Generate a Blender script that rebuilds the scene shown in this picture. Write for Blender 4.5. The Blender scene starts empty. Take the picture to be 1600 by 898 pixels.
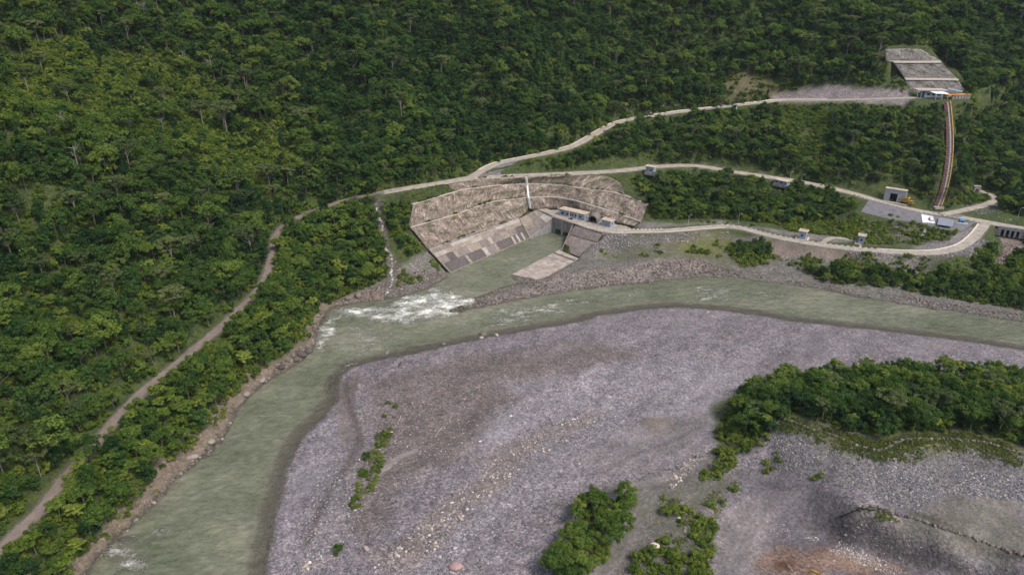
import bpy, math, random
import numpy as np
from mathutils import Vector, Matrix

random.seed(7)
RNG = np.random.default_rng(11)
scene = bpy.context.scene
COL = scene.collection

# ------------------------------------------------------------------ camera
CAM_H, PITCH, FPX = 150.0, math.radians(25.0), 1081.0      # metres, radians, focal length in photo pixels (1600 wide)
cam_d = bpy.data.cameras.new('camera')
cam = bpy.data.objects.new('camera', cam_d); COL.objects.link(cam)
cam.location = (0, 0, CAM_H)
cam.rotation_euler = (math.pi / 2 - PITCH, 0, 0)
cam_d.sensor_width = 36.0
cam_d.lens = FPX / 1600.0 * 36.0
cam_d.clip_start, cam_d.clip_end = 1.0, 6000.0
scene.camera = cam

# ------------------------------------------------------------------ sky, sun, exposure (bright overcast)
SUN_EL, SUN_AZ = math.radians(56), math.radians(128)          # azimuth from +Y towards +X
world = bpy.data.worlds.new('World'); scene.world = world
world.use_nodes = True
wn = world.node_tree; wn.nodes.clear()
sky = wn.nodes.new('ShaderNodeTexSky'); sky.sky_type = 'NISHITA'; sky.sun_disc = False
sky.sun_elevation, sky.sun_rotation = SUN_EL, SUN_AZ
sky.air_density, sky.dust_density, sky.ozone_density = 1.0, 3.0, 0.6
wbg = wn.nodes.new('ShaderNodeBackground'); wbg.inputs[1].default_value = 0.135
wo = wn.nodes.new('ShaderNodeOutputWorld')
wn.links.new(sky.outputs[0], wbg.inputs[0]); wn.links.new(wbg.outputs[0], wo.inputs[0])
sun_d = bpy.data.lights.new('sun', 'SUN'); sun_d.energy = 1.5; sun_d.angle = math.radians(14); sun_d.color = (1.0, 0.96, 0.90)
sun = bpy.data.objects.new('sun', sun_d); COL.objects.link(sun)
sdir = Vector((math.sin(SUN_AZ) * math.cos(SUN_EL), math.cos(SUN_AZ) * math.cos(SUN_EL), math.sin(SUN_EL)))
sun.rotation_euler = (-sdir).to_track_quat('-Z', 'Y').to_euler()
scene.view_settings.view_transform = 'Standard'
scene.view_settings.look = 'None'
scene.view_settings.exposure = 0.8
scene.view_settings.gamma = 1.0
scene.render.engine = 'CYCLES'
scene.cycles.max_bounces = 5
scene.cycles.diffuse_bounces = 3
scene.cycles.transmission_bounces = 3
scene.cycles.transparent_max_bounces = 4
scene.cycles.caustics_reflective = False
scene.cycles.caustics_refractive = False

# ------------------------------------------------------------------ survey helpers: photo point + height -> place on the ground
cp, sp = math.cos(PITCH), math.sin(PITCH)
def ray(px, py):
    u, v = (px - 800.0) / FPX, (py - 449.0) / FPX
    return np.array([u, cp - v * sp, -sp - v * cp])
def P(px, py, z=0.0):
    d = ray(px, py); t = (z - CAM_H) / d[2]
    return np.array([d[0] * t, d[1] * t, z])
def proj(X, Y, Z):
    dz = Z - CAM_H
    dep = np.maximum(Y * cp - dz * sp, 1e-3); upc = Y * sp + dz * cp
    return 800.0 + FPX * X / dep, 449.0 - FPX * upc / dep, dep
def PL(pts): return np.array([P(*p) for p in pts])

# ------------------------------------------------------------------ noise
def _hash(ix, iy, seed):
    n = (ix.astype(np.int64) * 374761393 + iy.astype(np.int64) * 668265263 + seed * 974711) & 0x7fffffff
    n = ((n ^ (n >> 13)) * 1274126177) & 0x7fffffff
    return ((n ^ (n >> 16)) & 0xffff) / 65535.0
def vnoise(x, y, s, seed=0):
    x = np.asarray(x, float) / s; y = np.asarray(y, float) / s
    ix, iy = np.floor(x), np.floor(y); fx, fy = x - ix, y - iy
    fx = fx * fx * (3 - 2 * fx); fy = fy * fy * (3 - 2 * fy)
    a = _hash(ix, iy, seed); b = _hash(ix + 1, iy, seed); c = _hash(ix, iy + 1, seed); d = _hash(ix + 1, iy + 1, seed)
    return (a + (b - a) * fx) * (1 - fy) + (c + (d - c) * fx) * fy
def fbm(x, y, s, seed=0, o=4):
    r = 0; a = 0.5; t = 0
    for k in range(o):
        r = r + a * vnoise(x, y, s / 2 ** k, seed + k * 17); t += a; a *= 0.5
    return r / t - 0.5
def sstep(a, b, x):
    t = np.clip((x - a) / (b - a), 0, 1); return t * t * (3 - 2 * t)

def polydist(X, Y, pts):
    """distance to a polyline, plus the z of its nearest point"""
    best = np.full(X.shape, 1e18); bz = np.zeros(X.shape)
    for a, b in zip(pts[:-1], pts[1:]):
        dx, dy = b[0] - a[0], b[1] - a[1]; L = dx * dx + dy * dy + 1e-9
        t = np.clip(((X - a[0]) * dx + (Y - a[1]) * dy) / L, 0, 1)
        d = (X - a[0] - t * dx) ** 2 + (Y - a[1] - t * dy) ** 2
        m = d < best
        best = np.where(m, d, best); bz = np.where(m, a[2] + t * (b[2] - a[2]), bz)
    return np.sqrt(best), bz
def inside(X, Y, poly):
    r = np.zeros(X.shape, bool); n = len(poly)
    for i in range(n):
        x1, y1 = poly[i][0], poly[i][1]; x2, y2 = poly[(i + 1) % n][0], poly[(i + 1) % n][1]
        if y1 == y2: continue
        c = ((Y < y1) != (Y < y2)) & (X < (x2 - x1) * (Y - y1) / (y2 - y1) + x1)
        r ^= c
    return r
def sdist(X, Y, poly):
    """signed distance, negative inside the closed polygon"""
    q = [np.array([p[0], p[1], 0.0]) for p in poly]; q.append(q[0])
    d, _ = polydist(X, Y, q)
    return np.where(inside(X, Y, poly), -d, d)
def smooth_line(pts, step=2.5):
    """Catmull-Rom through 3D points, resampled"""
    p = np.array(pts, float); q = np.vstack([2 * p[0] - p[1], p, 2 * p[-1] - p[-2]]); out = []
    for i in range(1, len(q) - 2):
        n = max(2, int(np.linalg.norm(q[i + 1] - q[i]) / step))
        for k in range(n):
            t = k / n
            out.append(0.5 * ((2 * q[i]) + (q[i + 1] - q[i - 1]) * t + (2 * q[i - 1] - 5 * q[i] + 4 * q[i + 1] - q[i + 2]) * t * t
                              + (3 * q[i] - q[i - 1] - 3 * q[i + 1] + q[i + 2]) * t ** 3))
    out.append(p[-1]); return np.array(out)

# ------------------------------------------------------------------ lines of the place
R_TRACK = [(-60, 925, 8.5), (0, 857, 9), (65, 793, 9.5), (110, 735, 10), (160, 678, 10.5), (215, 618, 11), (285, 560, 12), (365, 492, 13.5), (412, 440, 15), (424, 395, 17),
           (437, 360, 20), (470, 337, 23), (540, 312, 28), (600, 300, 31.5), (640, 293, 33)]
R_MAIN = [(600, 300, 31.5), (640, 293, 33), (690, 285, 32.8), (740, 277, 31.8), (800, 274.5, 29.8), (880, 271, 29), (960, 267, 29.5), (1040, 259, 30), (1090, 259, 29.6),
          (1140, 267, 28), (1200, 276, 26), (1260, 285, 24), (1330, 301, 21), (1380, 316, 18.6), (1440, 330, 16.9), (1500, 339, 15.8), (1560, 350, 15), (1600, 357, 14.5), (1700, 372, 14), (1850, 395, 14)]
R_UP = [(735, 278, 31.9), (752, 267, 32.4), (775, 256, 33.6), (805, 249, 35.2), (850, 240, 38), (895, 228, 41), (925, 212, 44.5), (960, 193, 48.5), (1000, 184, 51), (1060, 175, 54.5),
        (1120, 168, 57), (1180, 161, 60), (1220, 157, 61.5), (1300, 156, 64.5), (1380, 154, 67.5), (1430, 152, 69)]
R_LOW = [(842, 324, 10.5), (868, 334.8, 10.5), (903, 347.6, 10.5), (929, 356.5, 10.5), (957, 361.3, 10.5), (990, 361, 10.6), (1040, 360, 10.8), (1090, 356, 11), (1130, 353.5, 11), (1160, 356.5, 11), (1200, 367, 11),
         (1250, 377, 11), (1300, 384.5, 11), (1350, 390, 11), (1400, 393.5, 11.2), (1450, 394.5, 11.6), (1480, 391, 12), (1505, 383, 12.6), (1522, 370, 13.3), (1533, 357, 14.3), (1540, 347, 15.3)]
R_SPUR = [(1470, 335, 16.6), (1505, 328, 16.9), (1535, 321, 17.6), (1551, 314, 18.3), (1550, 306, 19.1), (1538, 300, 19.8), (1527, 297, 20.2)]
R_LOOP = [(1284, 382.5, 11.0), (1289, 376, 11.1), (1300, 371.5, 11.2), (1318, 372.5, 11.3), (1335, 377, 11.3)]
R_QUARRY = [(900, 960, 1.4), (935, 898, 1.5), (970, 855, 1.6), (1000, 800, 1.7), (1020, 760, 1.8), (1075, 745, 2.0)]
ROADS = dict(track=(smooth_line(PL(R_TRACK), 3), 3.3), main=(smooth_line(PL(R_MAIN), 3), 6.4), up=(smooth_line(PL(R_UP), 3), 5.6), low=(smooth_line(PL(R_LOW), 2.5), 5.2),
             spur=(smooth_line(PL(R_SPUR), 2), 4.4), loop=(smooth_line(PL(R_LOOP), 1.5), 2.6))

BANK_FAR = [(60, 965), (130, 898), (180, 838), (235, 788), (300, 722), (340, 690), (375, 632), (420, 592), (470, 562), (490, 537), (498, 503), (518, 479), (560, 472), (600, 467), (640, 459),
            (668, 449), (697, 433), (704, 427)]
BANK_CHAN = [(704, 427), (766, 400), (828, 373), (868, 362), (872, 358), (892, 363), (891, 369), (877, 390), (838, 410), (799, 430), (806, 436), (820, 440), (790, 450), (740, 470), (703, 484)]
BANK_SPIT = [(703, 488), (760, 477), (830, 463), (900, 451), (960, 445), (1020, 440), (1085, 433), (1140, 431), (1200, 440), (1280, 450), (1340, 463), (1430, 476), (1500, 487), (1600, 503), (1750, 528), (2000, 570)]
BANK_NEAR = [(2000, 660), (1750, 590), (1600, 547), (1500, 532), (1400, 519), (1300, 508), (1230, 501), (1180, 491), (1120, 484), (1060, 480), (1010, 483), (950, 490), (890, 505), (830, 515),
             (760, 527), (700, 540), (640, 553), (580, 565), (548, 574), (531, 590), (527, 625), (505, 652), (480, 672), (461, 700), (447, 740), (435, 790), (425, 840), (415, 898), (400, 965)]
def W0(l): return [P(x, y, 0.0) for x, y in l]
_farA, _nearA = P(60, 965, 0), P(400, 965, 0)
RIVER = [np.array([_farA[0] - 30, -300, 0])] + W0(BANK_FAR) + W0(BANK_CHAN[1:]) + W0(BANK_SPIT) + W0(BANK_NEAR) + [np.array([_nearA[0] - 5, -300, 0])]

# cut slope lines
APRON_BOT = [(704, 427, -0.3), (766, 400, -0.3), (828, 373, -0.3)]
APRON_TOP = [(672, 391, 9.0), (741, 364.5, 9.3), (811, 341.5, 9.8), (838, 327, 10.3)]
BENCH1 = [(642, 356, 19), (680, 345, 19.3), (711, 336, 19.5), (765, 317, 19), (800, 312, 18), (826, 309.5, 17.5), (854, 308, 17.3), (885, 311, 16.8), (912, 318, 16), (948, 329, 14.2), (984, 341, 12.5), (1000, 346, 12)]
BENCH2 = [(645, 320, 28), (693, 306, 28), (725, 297, 27.8), (760, 292, 27), (793, 289, 25.3), (826, 288, 24.2), (872, 289, 23.5), (900, 293.5, 23), (921, 296, 22.5), (966, 303, 21), (1011, 320, 18.5)]
YARD = [(828, 328, 10.4), (865, 326, 10.3), (893, 328, 10.3), (915, 335, 10.3), (940, 341, 10.3), (965, 348, 10.3), (990, 352.5, 10.4)]

# ------------------------------------------------------------------ terrain height
foot = np.vstack([ROADS['track'][0][::4], ROADS['main'][0][8:26:4], ROADS['up'][0][2::3], PL([(1470, 146, 70), (1520, 146, 70.5), (1570, 128, 74), (1620, 112, 80), (1720, 90, 90), (1900, 80, 98)])])
_f0 = foot[0].copy()
foot = np.vstack([[_f0 + np.array([-6, -400, -2]), _f0 + np.array([-3, -160, -1])], foot])
foot_pts = smooth_line(foot, 14)
HILL = [p for p in foot] + [np.array([2200, foot[-1][1], 0]), np.array([2200, 3000, 0]), np.array([-2600, 3000, 0]), np.array([-2600, foot[0][1], 0])]

ctrl = []
def C(*pts):
    for p in pts: ctrl.append(P(*p))
for k, (ln, w) in ROADS.items(): ctrl.extend(ln[::5] - np.array([0, 0, 0.2])); ctrl.append(ln[-1] - np.array([0, 0, .2]))
for x, y in BANK_FAR + BANK_SPIT + BANK_NEAR: ctrl.append(P(x, y, 0.0))
for off, z in ((14, 1.8), (30, 4.0)):                     # rocky far bank, left
    for x, y in BANK_FAR[2:11]: ctrl.append(P(x - off * .75, y - off * .55, z))
C((600, 620, .8), (700, 700, 1.4), (900, 600, 1.5), (1000, 700, 1.6), (800, 850, 1.6), (500, 800, .9), (1100, 550, 1.3), (1300, 540, 1.2), (1500, 550, .9), (600, 860, 1.2), (1000, 520, .9), (800, 600, 1.3),
  (560, 700, .9), (700, 600, 1.0), (1150, 600, 1.4), (1050, 640, 1.5), (900, 720, 1.6), (850, 950, 1.6), (600, 1000, 1.3), (1700, 600, 1.0), (530, 850, .8))
C((1120, 720, 2.4), (1140, 660, 2.0), (1230, 655, 12.2), (1300, 679, 12.4), (1375, 702, 12.6), (1420, 690, 12.8), (1500, 686, 13), (1600, 712, 13.2), (1750, 750, 13.2), (1250, 620, 6.0), (1350, 610, 6.0), (1500, 620, 6.5), (1650, 640, 6.5),
  (1200, 600, 2.5), (1300, 575, 2.0), (1400, 575, 2.0), (1550, 585, 2.0), (1800, 680, 6.0))
C((1200, 722, 4.2), (1290, 752, 7.5), (1380, 788, 7.5), (1425, 800, 7.5), (1480, 772, 7.5), (1600, 782, 7.5), (1750, 810, 7.5), (1520, 815, 7.5), (1600, 850, 7.5), (1330, 806, 7.5), (1380, 822, 7.5), (1460, 842, 7.5), (1600, 892, 7.5), (1750, 930, 7.5))
C((1310, 840, 0.8), (1370, 862, 0.6), (1440, 882, 0.6), (1560, 930, 0.6), (1250, 810, 1.0), (1180, 790, 1.5), (1160, 870, 1.8), (1200, 960, 2.0), (1400, 950, 1.0), (1170, 740, 2.6), (1110, 760, 2.2), (1080, 840, 2.1), (1060, 900, 2.0), (900, 820, 2.2), (870, 890, 2.0), (950, 780, 2.2), (1000, 1000, 1.8))
# slope with rock facing under the lower road, river side
C((960, 395, 2.2), (905, 405, 2.0), (935, 380, 7.0), (1000, 378, 7.0), (1000, 405, 3.0), (1060, 378, 6.5), (1060, 405, 3.2), (1110, 380, 5.5), (1100, 410, 2.6), (1160, 385, 6), (1180, 410, 3), (1230, 398, 6), (1250, 425, 3),
  (1330, 408, 6.0), (1340, 430, 3.2), (1440, 412, 6), (1440, 440, 3.0), (1520, 410, 6.5), (1560, 445, 3.4), (1580, 380, 8), (1600, 400, 6.5), (1640, 430, 5), (870, 432, 1.6), (930, 425, 1.6), (1000, 425, 1.5), (1530, 450, 2.8), (1590, 470, 2.5), (1700, 480, 3))
# between the roads on the right
C((1020, 330, 15), (1000, 300, 20.5), (1060, 300, 20), (1060, 340, 12.5), (1120, 300, 19.5), (1130, 335, 12.8), (1200, 315, 17), (1220, 345, 12.2), (1290, 330, 14.5), (1300, 350, 12.2), (1345, 332, 18.4), (1360, 345, 16.5), (1400, 345, 17), (1445, 348, 16.6), (1500, 356, 15.6), (1380, 360, 13.2), (1430, 368, 12.8), (1480, 372, 12.8),
  (1250, 367, 11.2), (1345, 380, 11.3), (1400, 382, 11.6), (1450, 381, 12))
C((960, 245, 36), (1000, 225, 41), (1080, 215, 44), (1080, 240, 36), (1160, 200, 48), (1160, 240, 36), (1250, 190, 53), (1250, 240, 37.5), (1330, 190, 56), (1330, 250, 37), (1400, 200, 54), (1400, 260, 35), (1450, 180, 61), (1450, 250, 38), (1440, 300, 22), (1380, 290, 25),
  (880, 255, 33), (1478, 160, 69), (1475, 200, 56.5), (1474, 240, 44), (1470, 280, 31), (1466, 315, 18.5), (1507, 200, 51), (1507, 260, 33), (1520, 299, 20.5), (1560, 325, 17.5), (1600, 335, 17), (1560, 250, 34), (1600, 200, 46.5), (1600, 270, 28), (1545, 180, 54), (1600, 150, 64), (1700, 300, 21), (1700, 200, 48), (1850, 350, 20), (1850, 250, 36), (1720, 120, 72))
# cut slope: the rock lies a little behind its concrete skin
for l, dz in ((APRON_TOP, -1.5), (BENCH1, -2.0), (BENCH2, -2.0)):
    for p in l: ctrl.append(P(*p) + np.array([0, 0, dz]))
for p in YARD: ctrl.append(P(*p) + np.array([0, 0, -1.0]))
C((600, 420, 5.5), (630, 400, 8), (655, 405, 6.5), (640, 430, 2.5), (590, 440, 3), (600, 360, 17), (625, 340, 22), (590, 330, 23), (560, 420, 7), (540, 380, 14), (500, 440, 7), (480, 400, 12), (460, 470, 7))
ctrl += [np.array(v, float) for v in ((400, 120, 5), (800, 150, 8), (700, 300, 12), (0, 20, 1.6), (-60, 20, 1.0), (150, 20, 2), (400, -100, 4), (0, -200, 1.5), (1200, 300, 20), (1200, -100, 8))]
ctrl = np.array(ctrl)
_key = np.round(ctrl[:, :2] / 1.5).astype(int); _, _u = np.unique(_key, axis=0, return_index=True); ctrl = ctrl[_u]
MQ = 5.0
def _phi(ax, ay, b): return np.sqrt((ax[:, None] - b[None, :, 0]) ** 2 + (ay[:, None] - b[None, :, 1]) ** 2 + MQ * MQ)
_A = _phi(ctrl[:, 0], ctrl[:, 1], ctrl) - 0.6 * np.eye(len(ctrl)) * 0.5
_A1 = np.block([[_A, np.ones((len(ctrl), 1))], [np.ones((1, len(ctrl))), np.zeros((1, 1))]])
_w = np.linalg.solve(_A1, np.append(ctrl[:, 2], 0))
def rbf(X, Y):
    sh = X.shape; x, y = X.ravel(), Y.ravel(); out = np.empty(x.size)
    for i in range(0, x.size, 20000): out[i:i + 20000] = _phi(x[i:i + 20000], y[i:i + 20000], ctrl) @ _w[:-1] + _w[-1]
    return out.reshape(sh)

PARKING = PL([(1345, 331, 18.6), (1358, 311.5, 19.6), (1400, 322, 18.2), (1440, 333, 17.2), (1500, 344, 16.0), (1522, 348, 15.6), (1503, 361, 15.2), (1465, 357, 16.0), (1442, 349, 16.6), (1390, 342, 17.4)])
TERRACE = PL([(1425, 153, 69), (1442, 146, 69), (1500, 146, 69), (1518, 149, 69), (1518, 158, 69), (1460, 157, 69), (1430, 158, 69)])
YARD_POLY = PL([(838, 327, 10.2), (865, 325, 10.2), (893, 327, 10.2), (915, 334, 10.2), (940, 340, 10.2), (965, 347, 10.2), (985, 358, 10.2), (955, 364, 10.2), (925, 361, 10.2), (897, 353, 10.2), (863, 340, 10.2)])
CHANNEL = [P(*p) for p in ((704, 427, 0), (766, 400, 0), (828, 373, 0), (868, 362, 0), (873, 357, 0), (893, 362, 0), (891, 369, 0), (877, 390, 0), (838, 410, 0), (799, 430, 0), (740, 455, 0))]

def PY(px, py, Y):
    d = ray(px, py); t = Y / d[1]
    return np.array([d[0] * t, Y, CAM_H + d[2] * t])
QUARRY = PL([(1285, 838, 1), (1330, 850, 1), (1400, 870, 1), (1470, 890, 1), (1560, 920, 1), (1640, 950, 1), (1640, 1050, 1), (1180, 1050, 1), (1195, 880, 1), (1235, 846, 1)])
WALL_TOP = PY(1424, 79, 504.5)
def height(X, Y):
    Z = rbf(X, Y)
    near = sstep(30, 110, Y); Z = Z * near + (1.5 + 0 * Z) * (1 - near)
    # hillside above its foot line
    d, fz = polydist(X, Y, foot)
    num = np.zeros(X.shape); den = np.zeros(X.shape)
    for p in foot_pts:
        w = 1.0 / ((X - p[0]) ** 2 + (Y - p[1]) ** 2 + 30.0) ** 2; num += w * p[2]; den += w
    near_f = sstep(4, 22, d); fz = fz * (1 - near_f) + num / den * near_f
    up = inside(X, Y, HILL)
    rdg = fbm(X, Y, 150, 5, 3) * 52 * sstep(10, 120, d) + fbm(X, Y, 48, 9, 3) * 26 * sstep(6, 50, d)
    dd = np.minimum(d, 420)
    hz = fz + 0.66 * dd + 0.10 * np.maximum(dd - 40, 0) + rdg
    hz = np.where(d > 420, hz + 0.15 * (d - 420), hz)
    mix = sstep(2, 14, d) * up
    Z = Z * (1 - mix) + np.where(up, hz, 0) * mix
    Z = np.where(up & (d < 14), np.maximum(Z, fz - 0.3), Z)
    # bank held up by the stepped wall above the terrace
    bx, by = X - WALL_TOP[0], Y - WALL_TOP[1]
    s = np.maximum(np.abs(bx) - 15, 0) + np.maximum(-by, 0) * 2.2
    Z = np.maximum(Z, np.where((by > -1) & (by < 60), WALL_TOP[2] + 0.35 * by - 0.9 * s, -99))
    # river bed and banks
    sd = sdist(X, Y, RIVER)
    wob = (fbm(X, Y, 10, 21, 4) * 3.6 + fbm(X, Y, 3.5, 27, 2) * 1.2) * sstep(-4, -1, -np.abs(sd) + 6)
    chan = sdist(X, Y, CHANNEL) < 6
    sdw = np.where(chan, sd, sd + wob)
    nd = polydist(X, Y, np.array([P(x, y, 0) for x, y in BANK_NEAR]))[0]; gent = 1 - sstep(2, 14, nd)
    bed = -(np.clip(-sdw, 0, 9) * 0.16 + np.clip(-sdw, 0, 2.0) * 0.12) * (1 - .72 * gent)
    Z = np.where(sdw < 0, bed, np.maximum(Z, 0.04 + 0.10 * np.clip(sdw, 0, 4)))
    rough = fbm(X, Y, 3.2, 31, 3) * 0.34 + fbm(X, Y, 14, 33, 2) * 0.6
    Z = Z + np.where((sdw > 2.5), rough * sstep(2.5, 7, sdw), 0)
    # quarry floor dug out below its bench
    s = sdist(X + fbm(X, Y, 5, 61, 3) * 5, Y + fbm(X, Y, 5, 62, 3) * 5, QUARRY); m = 1 - sstep(-1.2, 1.6, s); Z = Z * (1 - m) + np.minimum(Z, .7 + fbm(X, Y, 7, 63, 3) * .9) * m
    # level places
    for poly, zc in ((YARD_POLY, 10.15), (TERRACE, 68.8)):
        s = sdist(X, Y, poly); m = 1 - sstep(0.5, 5, s); Z = Z * (1 - m) + zc * m
    s = sdist(X, Y, PARKING); m = 1 - sstep(1, 7, s)
    A = np.c_[PARKING[:, 0], PARKING[:, 1], np.ones(len(PARKING))]; co = np.linalg.lstsq(A, PARKING[:, 2], rcond=None)[0]
    Z = Z * (1 - m) + (co[0] * X + co[1] * Y + co[2] - 0.15) * m
    for k, (ln, w) in ROADS.items():
        d, rz = polydist(X, Y, ln); m = 1 - sstep(w / 2 + 0.8, w / 2 + 5.5, d)
        Z = Z * (1 - m) + (rz - 0.25) * m
    # inside the concrete channel the ground stays under the slabs
    s = sdist(X, Y, CHANNEL); Z = np.where(s < 0.5, np.minimum(Z, -1.4), Z)
    Z = np.where((s >= .5) & (s < 3.0) & (sdist(X, Y, YARD_POLY) > 1), np.minimum(Z, -1.4 + (s - .5) * .45), Z)
    return Z

def axis(parts):
    out = []
    for a, b, s in parts: out.append(np.arange(a, b, s))
    out.append([parts[-1][1]]); return np.concatenate(out)
GX = axis([(-1500, -500, 50), (-500, -330, 8), (-330, -150, 3.0), (-150, 320, 1.25), (320, 500, 4), (500, 1500, 50)])
GY = axis([(-300, 60, 20), (60, 125, 4), (125, 440, 1.25), (440, 560, 2.2), (560, 760, 5), (760, 2000, 60)])
MX, MY = np.meshgrid(GX, GY)
MZ = height(MX, MY)
def zat(x, y):
    x = np.atleast_1d(np.asarray(x, float)); y = np.atleast_1d(np.asarray(y, float))
    i = np.clip(np.searchsorted(GX, x) - 1, 0, len(GX) - 2); j = np.clip(np.searchsorted(GY, y) - 1, 0, len(GY) - 2)
    fx = np.clip((x - GX[i]) / (GX[i + 1] - GX[i]), 0, 1); fy = np.clip((y - GY[j]) / (GY[j + 1] - GY[j]), 0, 1)
    return (MZ[j, i] * (1 - fx) + MZ[j, i + 1] * fx) * (1 - fy) + (MZ[j + 1, i] * (1 - fx) + MZ[j + 1, i + 1] * fx) * fy
def G(px, py):
    """the ground point seen at a photo point"""
    d = ray(px, py); t = np.concatenate([np.arange(100, 900, 0.5), np.arange(900, 2500, 10)])
    z = CAM_H + d[2] * t; g = zat(d[0] * t, d[1] * t)
    k = np.argmax(z < g) if (z < g).any() else len(t) - 1
    return np.array([d[0] * t[k], d[1] * t[k], g[k]])
def GP(pts): return [G(*p) for p in pts]

# ------------------------------------------------------------------ keep the ground below the concrete that covers it
FOOT = np.zeros(MX.shape, bool)          # where built surfaces lie
def carve(A, B, off=1.1, cell=.5, n=None, exact=False):
    """A, B: two 3D lines bounding a ruled surface"""
    A, B = np.asarray(A), np.asarray(B)
    def rs(l, n):
        s = np.r_[0, np.cumsum(np.linalg.norm(np.diff(l, axis=0), axis=1))]; q = np.linspace(0, s[-1], n); return np.stack([np.interp(q, s, l[:, k]) for k in range(3)], -1), s[-1]
    n = int(max(rs(A, 2)[1], rs(B, 2)[1]) / cell) + 2; a, _ = rs(A, n); b, _ = rs(B, n); m = int(np.linalg.norm(a - b, axis=1).max() / cell) + 2
    T = np.linspace(0, 1, m)[:, None, None]; S = (a[None] * (1 - T) + b[None] * T).reshape(-1, 3)
    i = np.clip(np.searchsorted(GX, S[:, 0]), 1, len(GX) - 1); j = np.clip(np.searchsorted(GY, S[:, 1]), 1, len(GY) - 1)
    for di in (-1, 0):
        for dj in (-1, 0):
            if exact: MZ[j + dj, i + di] = S[:, 2] - off
            else: np.minimum.at(MZ, (j + dj, i + di), S[:, 2] - off)
            FOOT[j + dj, i + di] = True
carve(PL([(704, 427, -.3), (828, 373, -.3)]), PL([(672, 391, 9.0), (811, 341.5, 9.8)]), 1.3)
carve(PL([(828, 373, -.3), (863, 340, 9.9)]), PL([(811, 341.5, 9.8), (838, 327.5, 10.2)]), 1.3)
carve(PL(APRON_TOP[:3] + [(828, 328, 10.4)]), PL(BENCH1[:6]), 1.4)
carve(PL(YARD), PL(BENCH1[5:]), 1.4)
carve(PL(BENCH1), PL(BENCH2), 1.4)
carve(PL(BENCH2[2:10]), PL([(700, 289, 32), (740, 281, 31.4), (800, 278, 29.4), (880, 275, 28.6), (935, 274, 28.6), (962, 281, 27.2), (972, 292, 24.5), (974, 303, 21.6)]), 1.2)
carve(PL([(898, 352.5, 10.1), (941, 366, 9.6)]), PL([(890, 366, 5.6), (932, 378, 5.8)]), 1.2)
carve(PL([(890, 367, 5.4), (932, 379, 5.6)]), PL([(876, 389, .1), (907, 402, .3)]), 1.2)
carve(PL([(873, 390.5, 1.2), (904, 403.5, 1.3)]), PL([(800, 428.5, .9), (846, 436, 1.0)]), .5)
carve(PL([(860, 341, 9), (899, 354, 9)]), PL([(868, 362, -.3), (890, 368, -.3)]), 1.4)
_gl, _gr = np.array([26.0, 402.5, -2.0]), np.array([35.8, 392.5, -2.0]); _gn = np.array([.714, .70, 0])
carve([_gl - _gn * 3, _gr - _gn * 3], [_gl + _gn * 7.2, _gr + _gn * 7.2], .3)

WALL_T = [([(1424, 146), (1512, 147)], 492, [(1414, 124), (1497, 125)], 494.5), ([(1413, 122), (1495, 123)], 497, [(1396, 97.5), (1470, 97.5)], 499.5), ([(1384, 95.5), (1470, 95.5)], 502, [(1383, 77), (1412, 76), (1439, 77), (1466, 93)], 504.3)]
def wline(l, Y): return np.array([PY(x, y, Y) for x, y in l])
_pt = None
for _b, _Yb, _t, _Yt in WALL_T:
    if _pt is not None: carve(_pt, wline(_b, _Yb), .5, exact=True)
    _pt = wline(_t, _Yt)
for _b, _Yb, _t, _Yt in WALL_T:
    _q = wline(_b, _Yb); carve(_q - [0, .6, 0], np.c_[wline(_t, _Yt)[[0, -1], :2], _q[:, 2]], .7)
# the long stairway lies straight on the slope
SP = [(1480, 160, 69.2), (1482.5, 185, 61.6), (1484, 210, 53.7), (1484, 235, 45.6), (1481.5, 262, 36.6), (1477, 288, 28.0), (1471, 308, 21.6), (1465, 323, 16.9)]
STAIR = smooth_line(PL(SP), 3)
carve(STAIR - [3.2, 0, 0], STAIR + [3.2, 0, 0], .9, exact=True)
FOOT &= ~((np.abs(MX - np.interp(MY, STAIR[::-1, 1], STAIR[::-1, 0])) < 5) & (MY > STAIR[-1, 1]) & (MY < STAIR[0, 1] - 3))
# the road bank is cut back in front of the culvert
_ln = ROADS['main'][0]; _px = proj(*_ln.T)[0]; _a, _b = _ln[np.argmin(np.abs(_px - 1560))], _ln[np.argmin(np.abs(_px - 1600))]; _t = (_b - _a) / np.linalg.norm(_b - _a); _n = np.array([_t[1], -_t[0], 0]); _n = _n if _n[1] < 0 else -_n
carve([_a + _n * 3.0 + [0, 0, -6.0], _b + _n * 3.0 + [0, 0, -6.0]], [_a + _n * 13 + [0, 0, -6.8], _b + _n * 13 + [0, 0, -6.8]], .0)
# stream bed below the culvert
carve(PL([(1566, 371, 9.0), (1594, 376, 9.0)]), PL([(1550, 440, 2.6), (1572, 440, 2.6)]), .2); FOOT[:] &= ~inside(MX, MY, PL([(1555, 368, 9), (1605, 368, 9), (1590, 445, 2.5), (1540, 445, 2.5)]))

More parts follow.
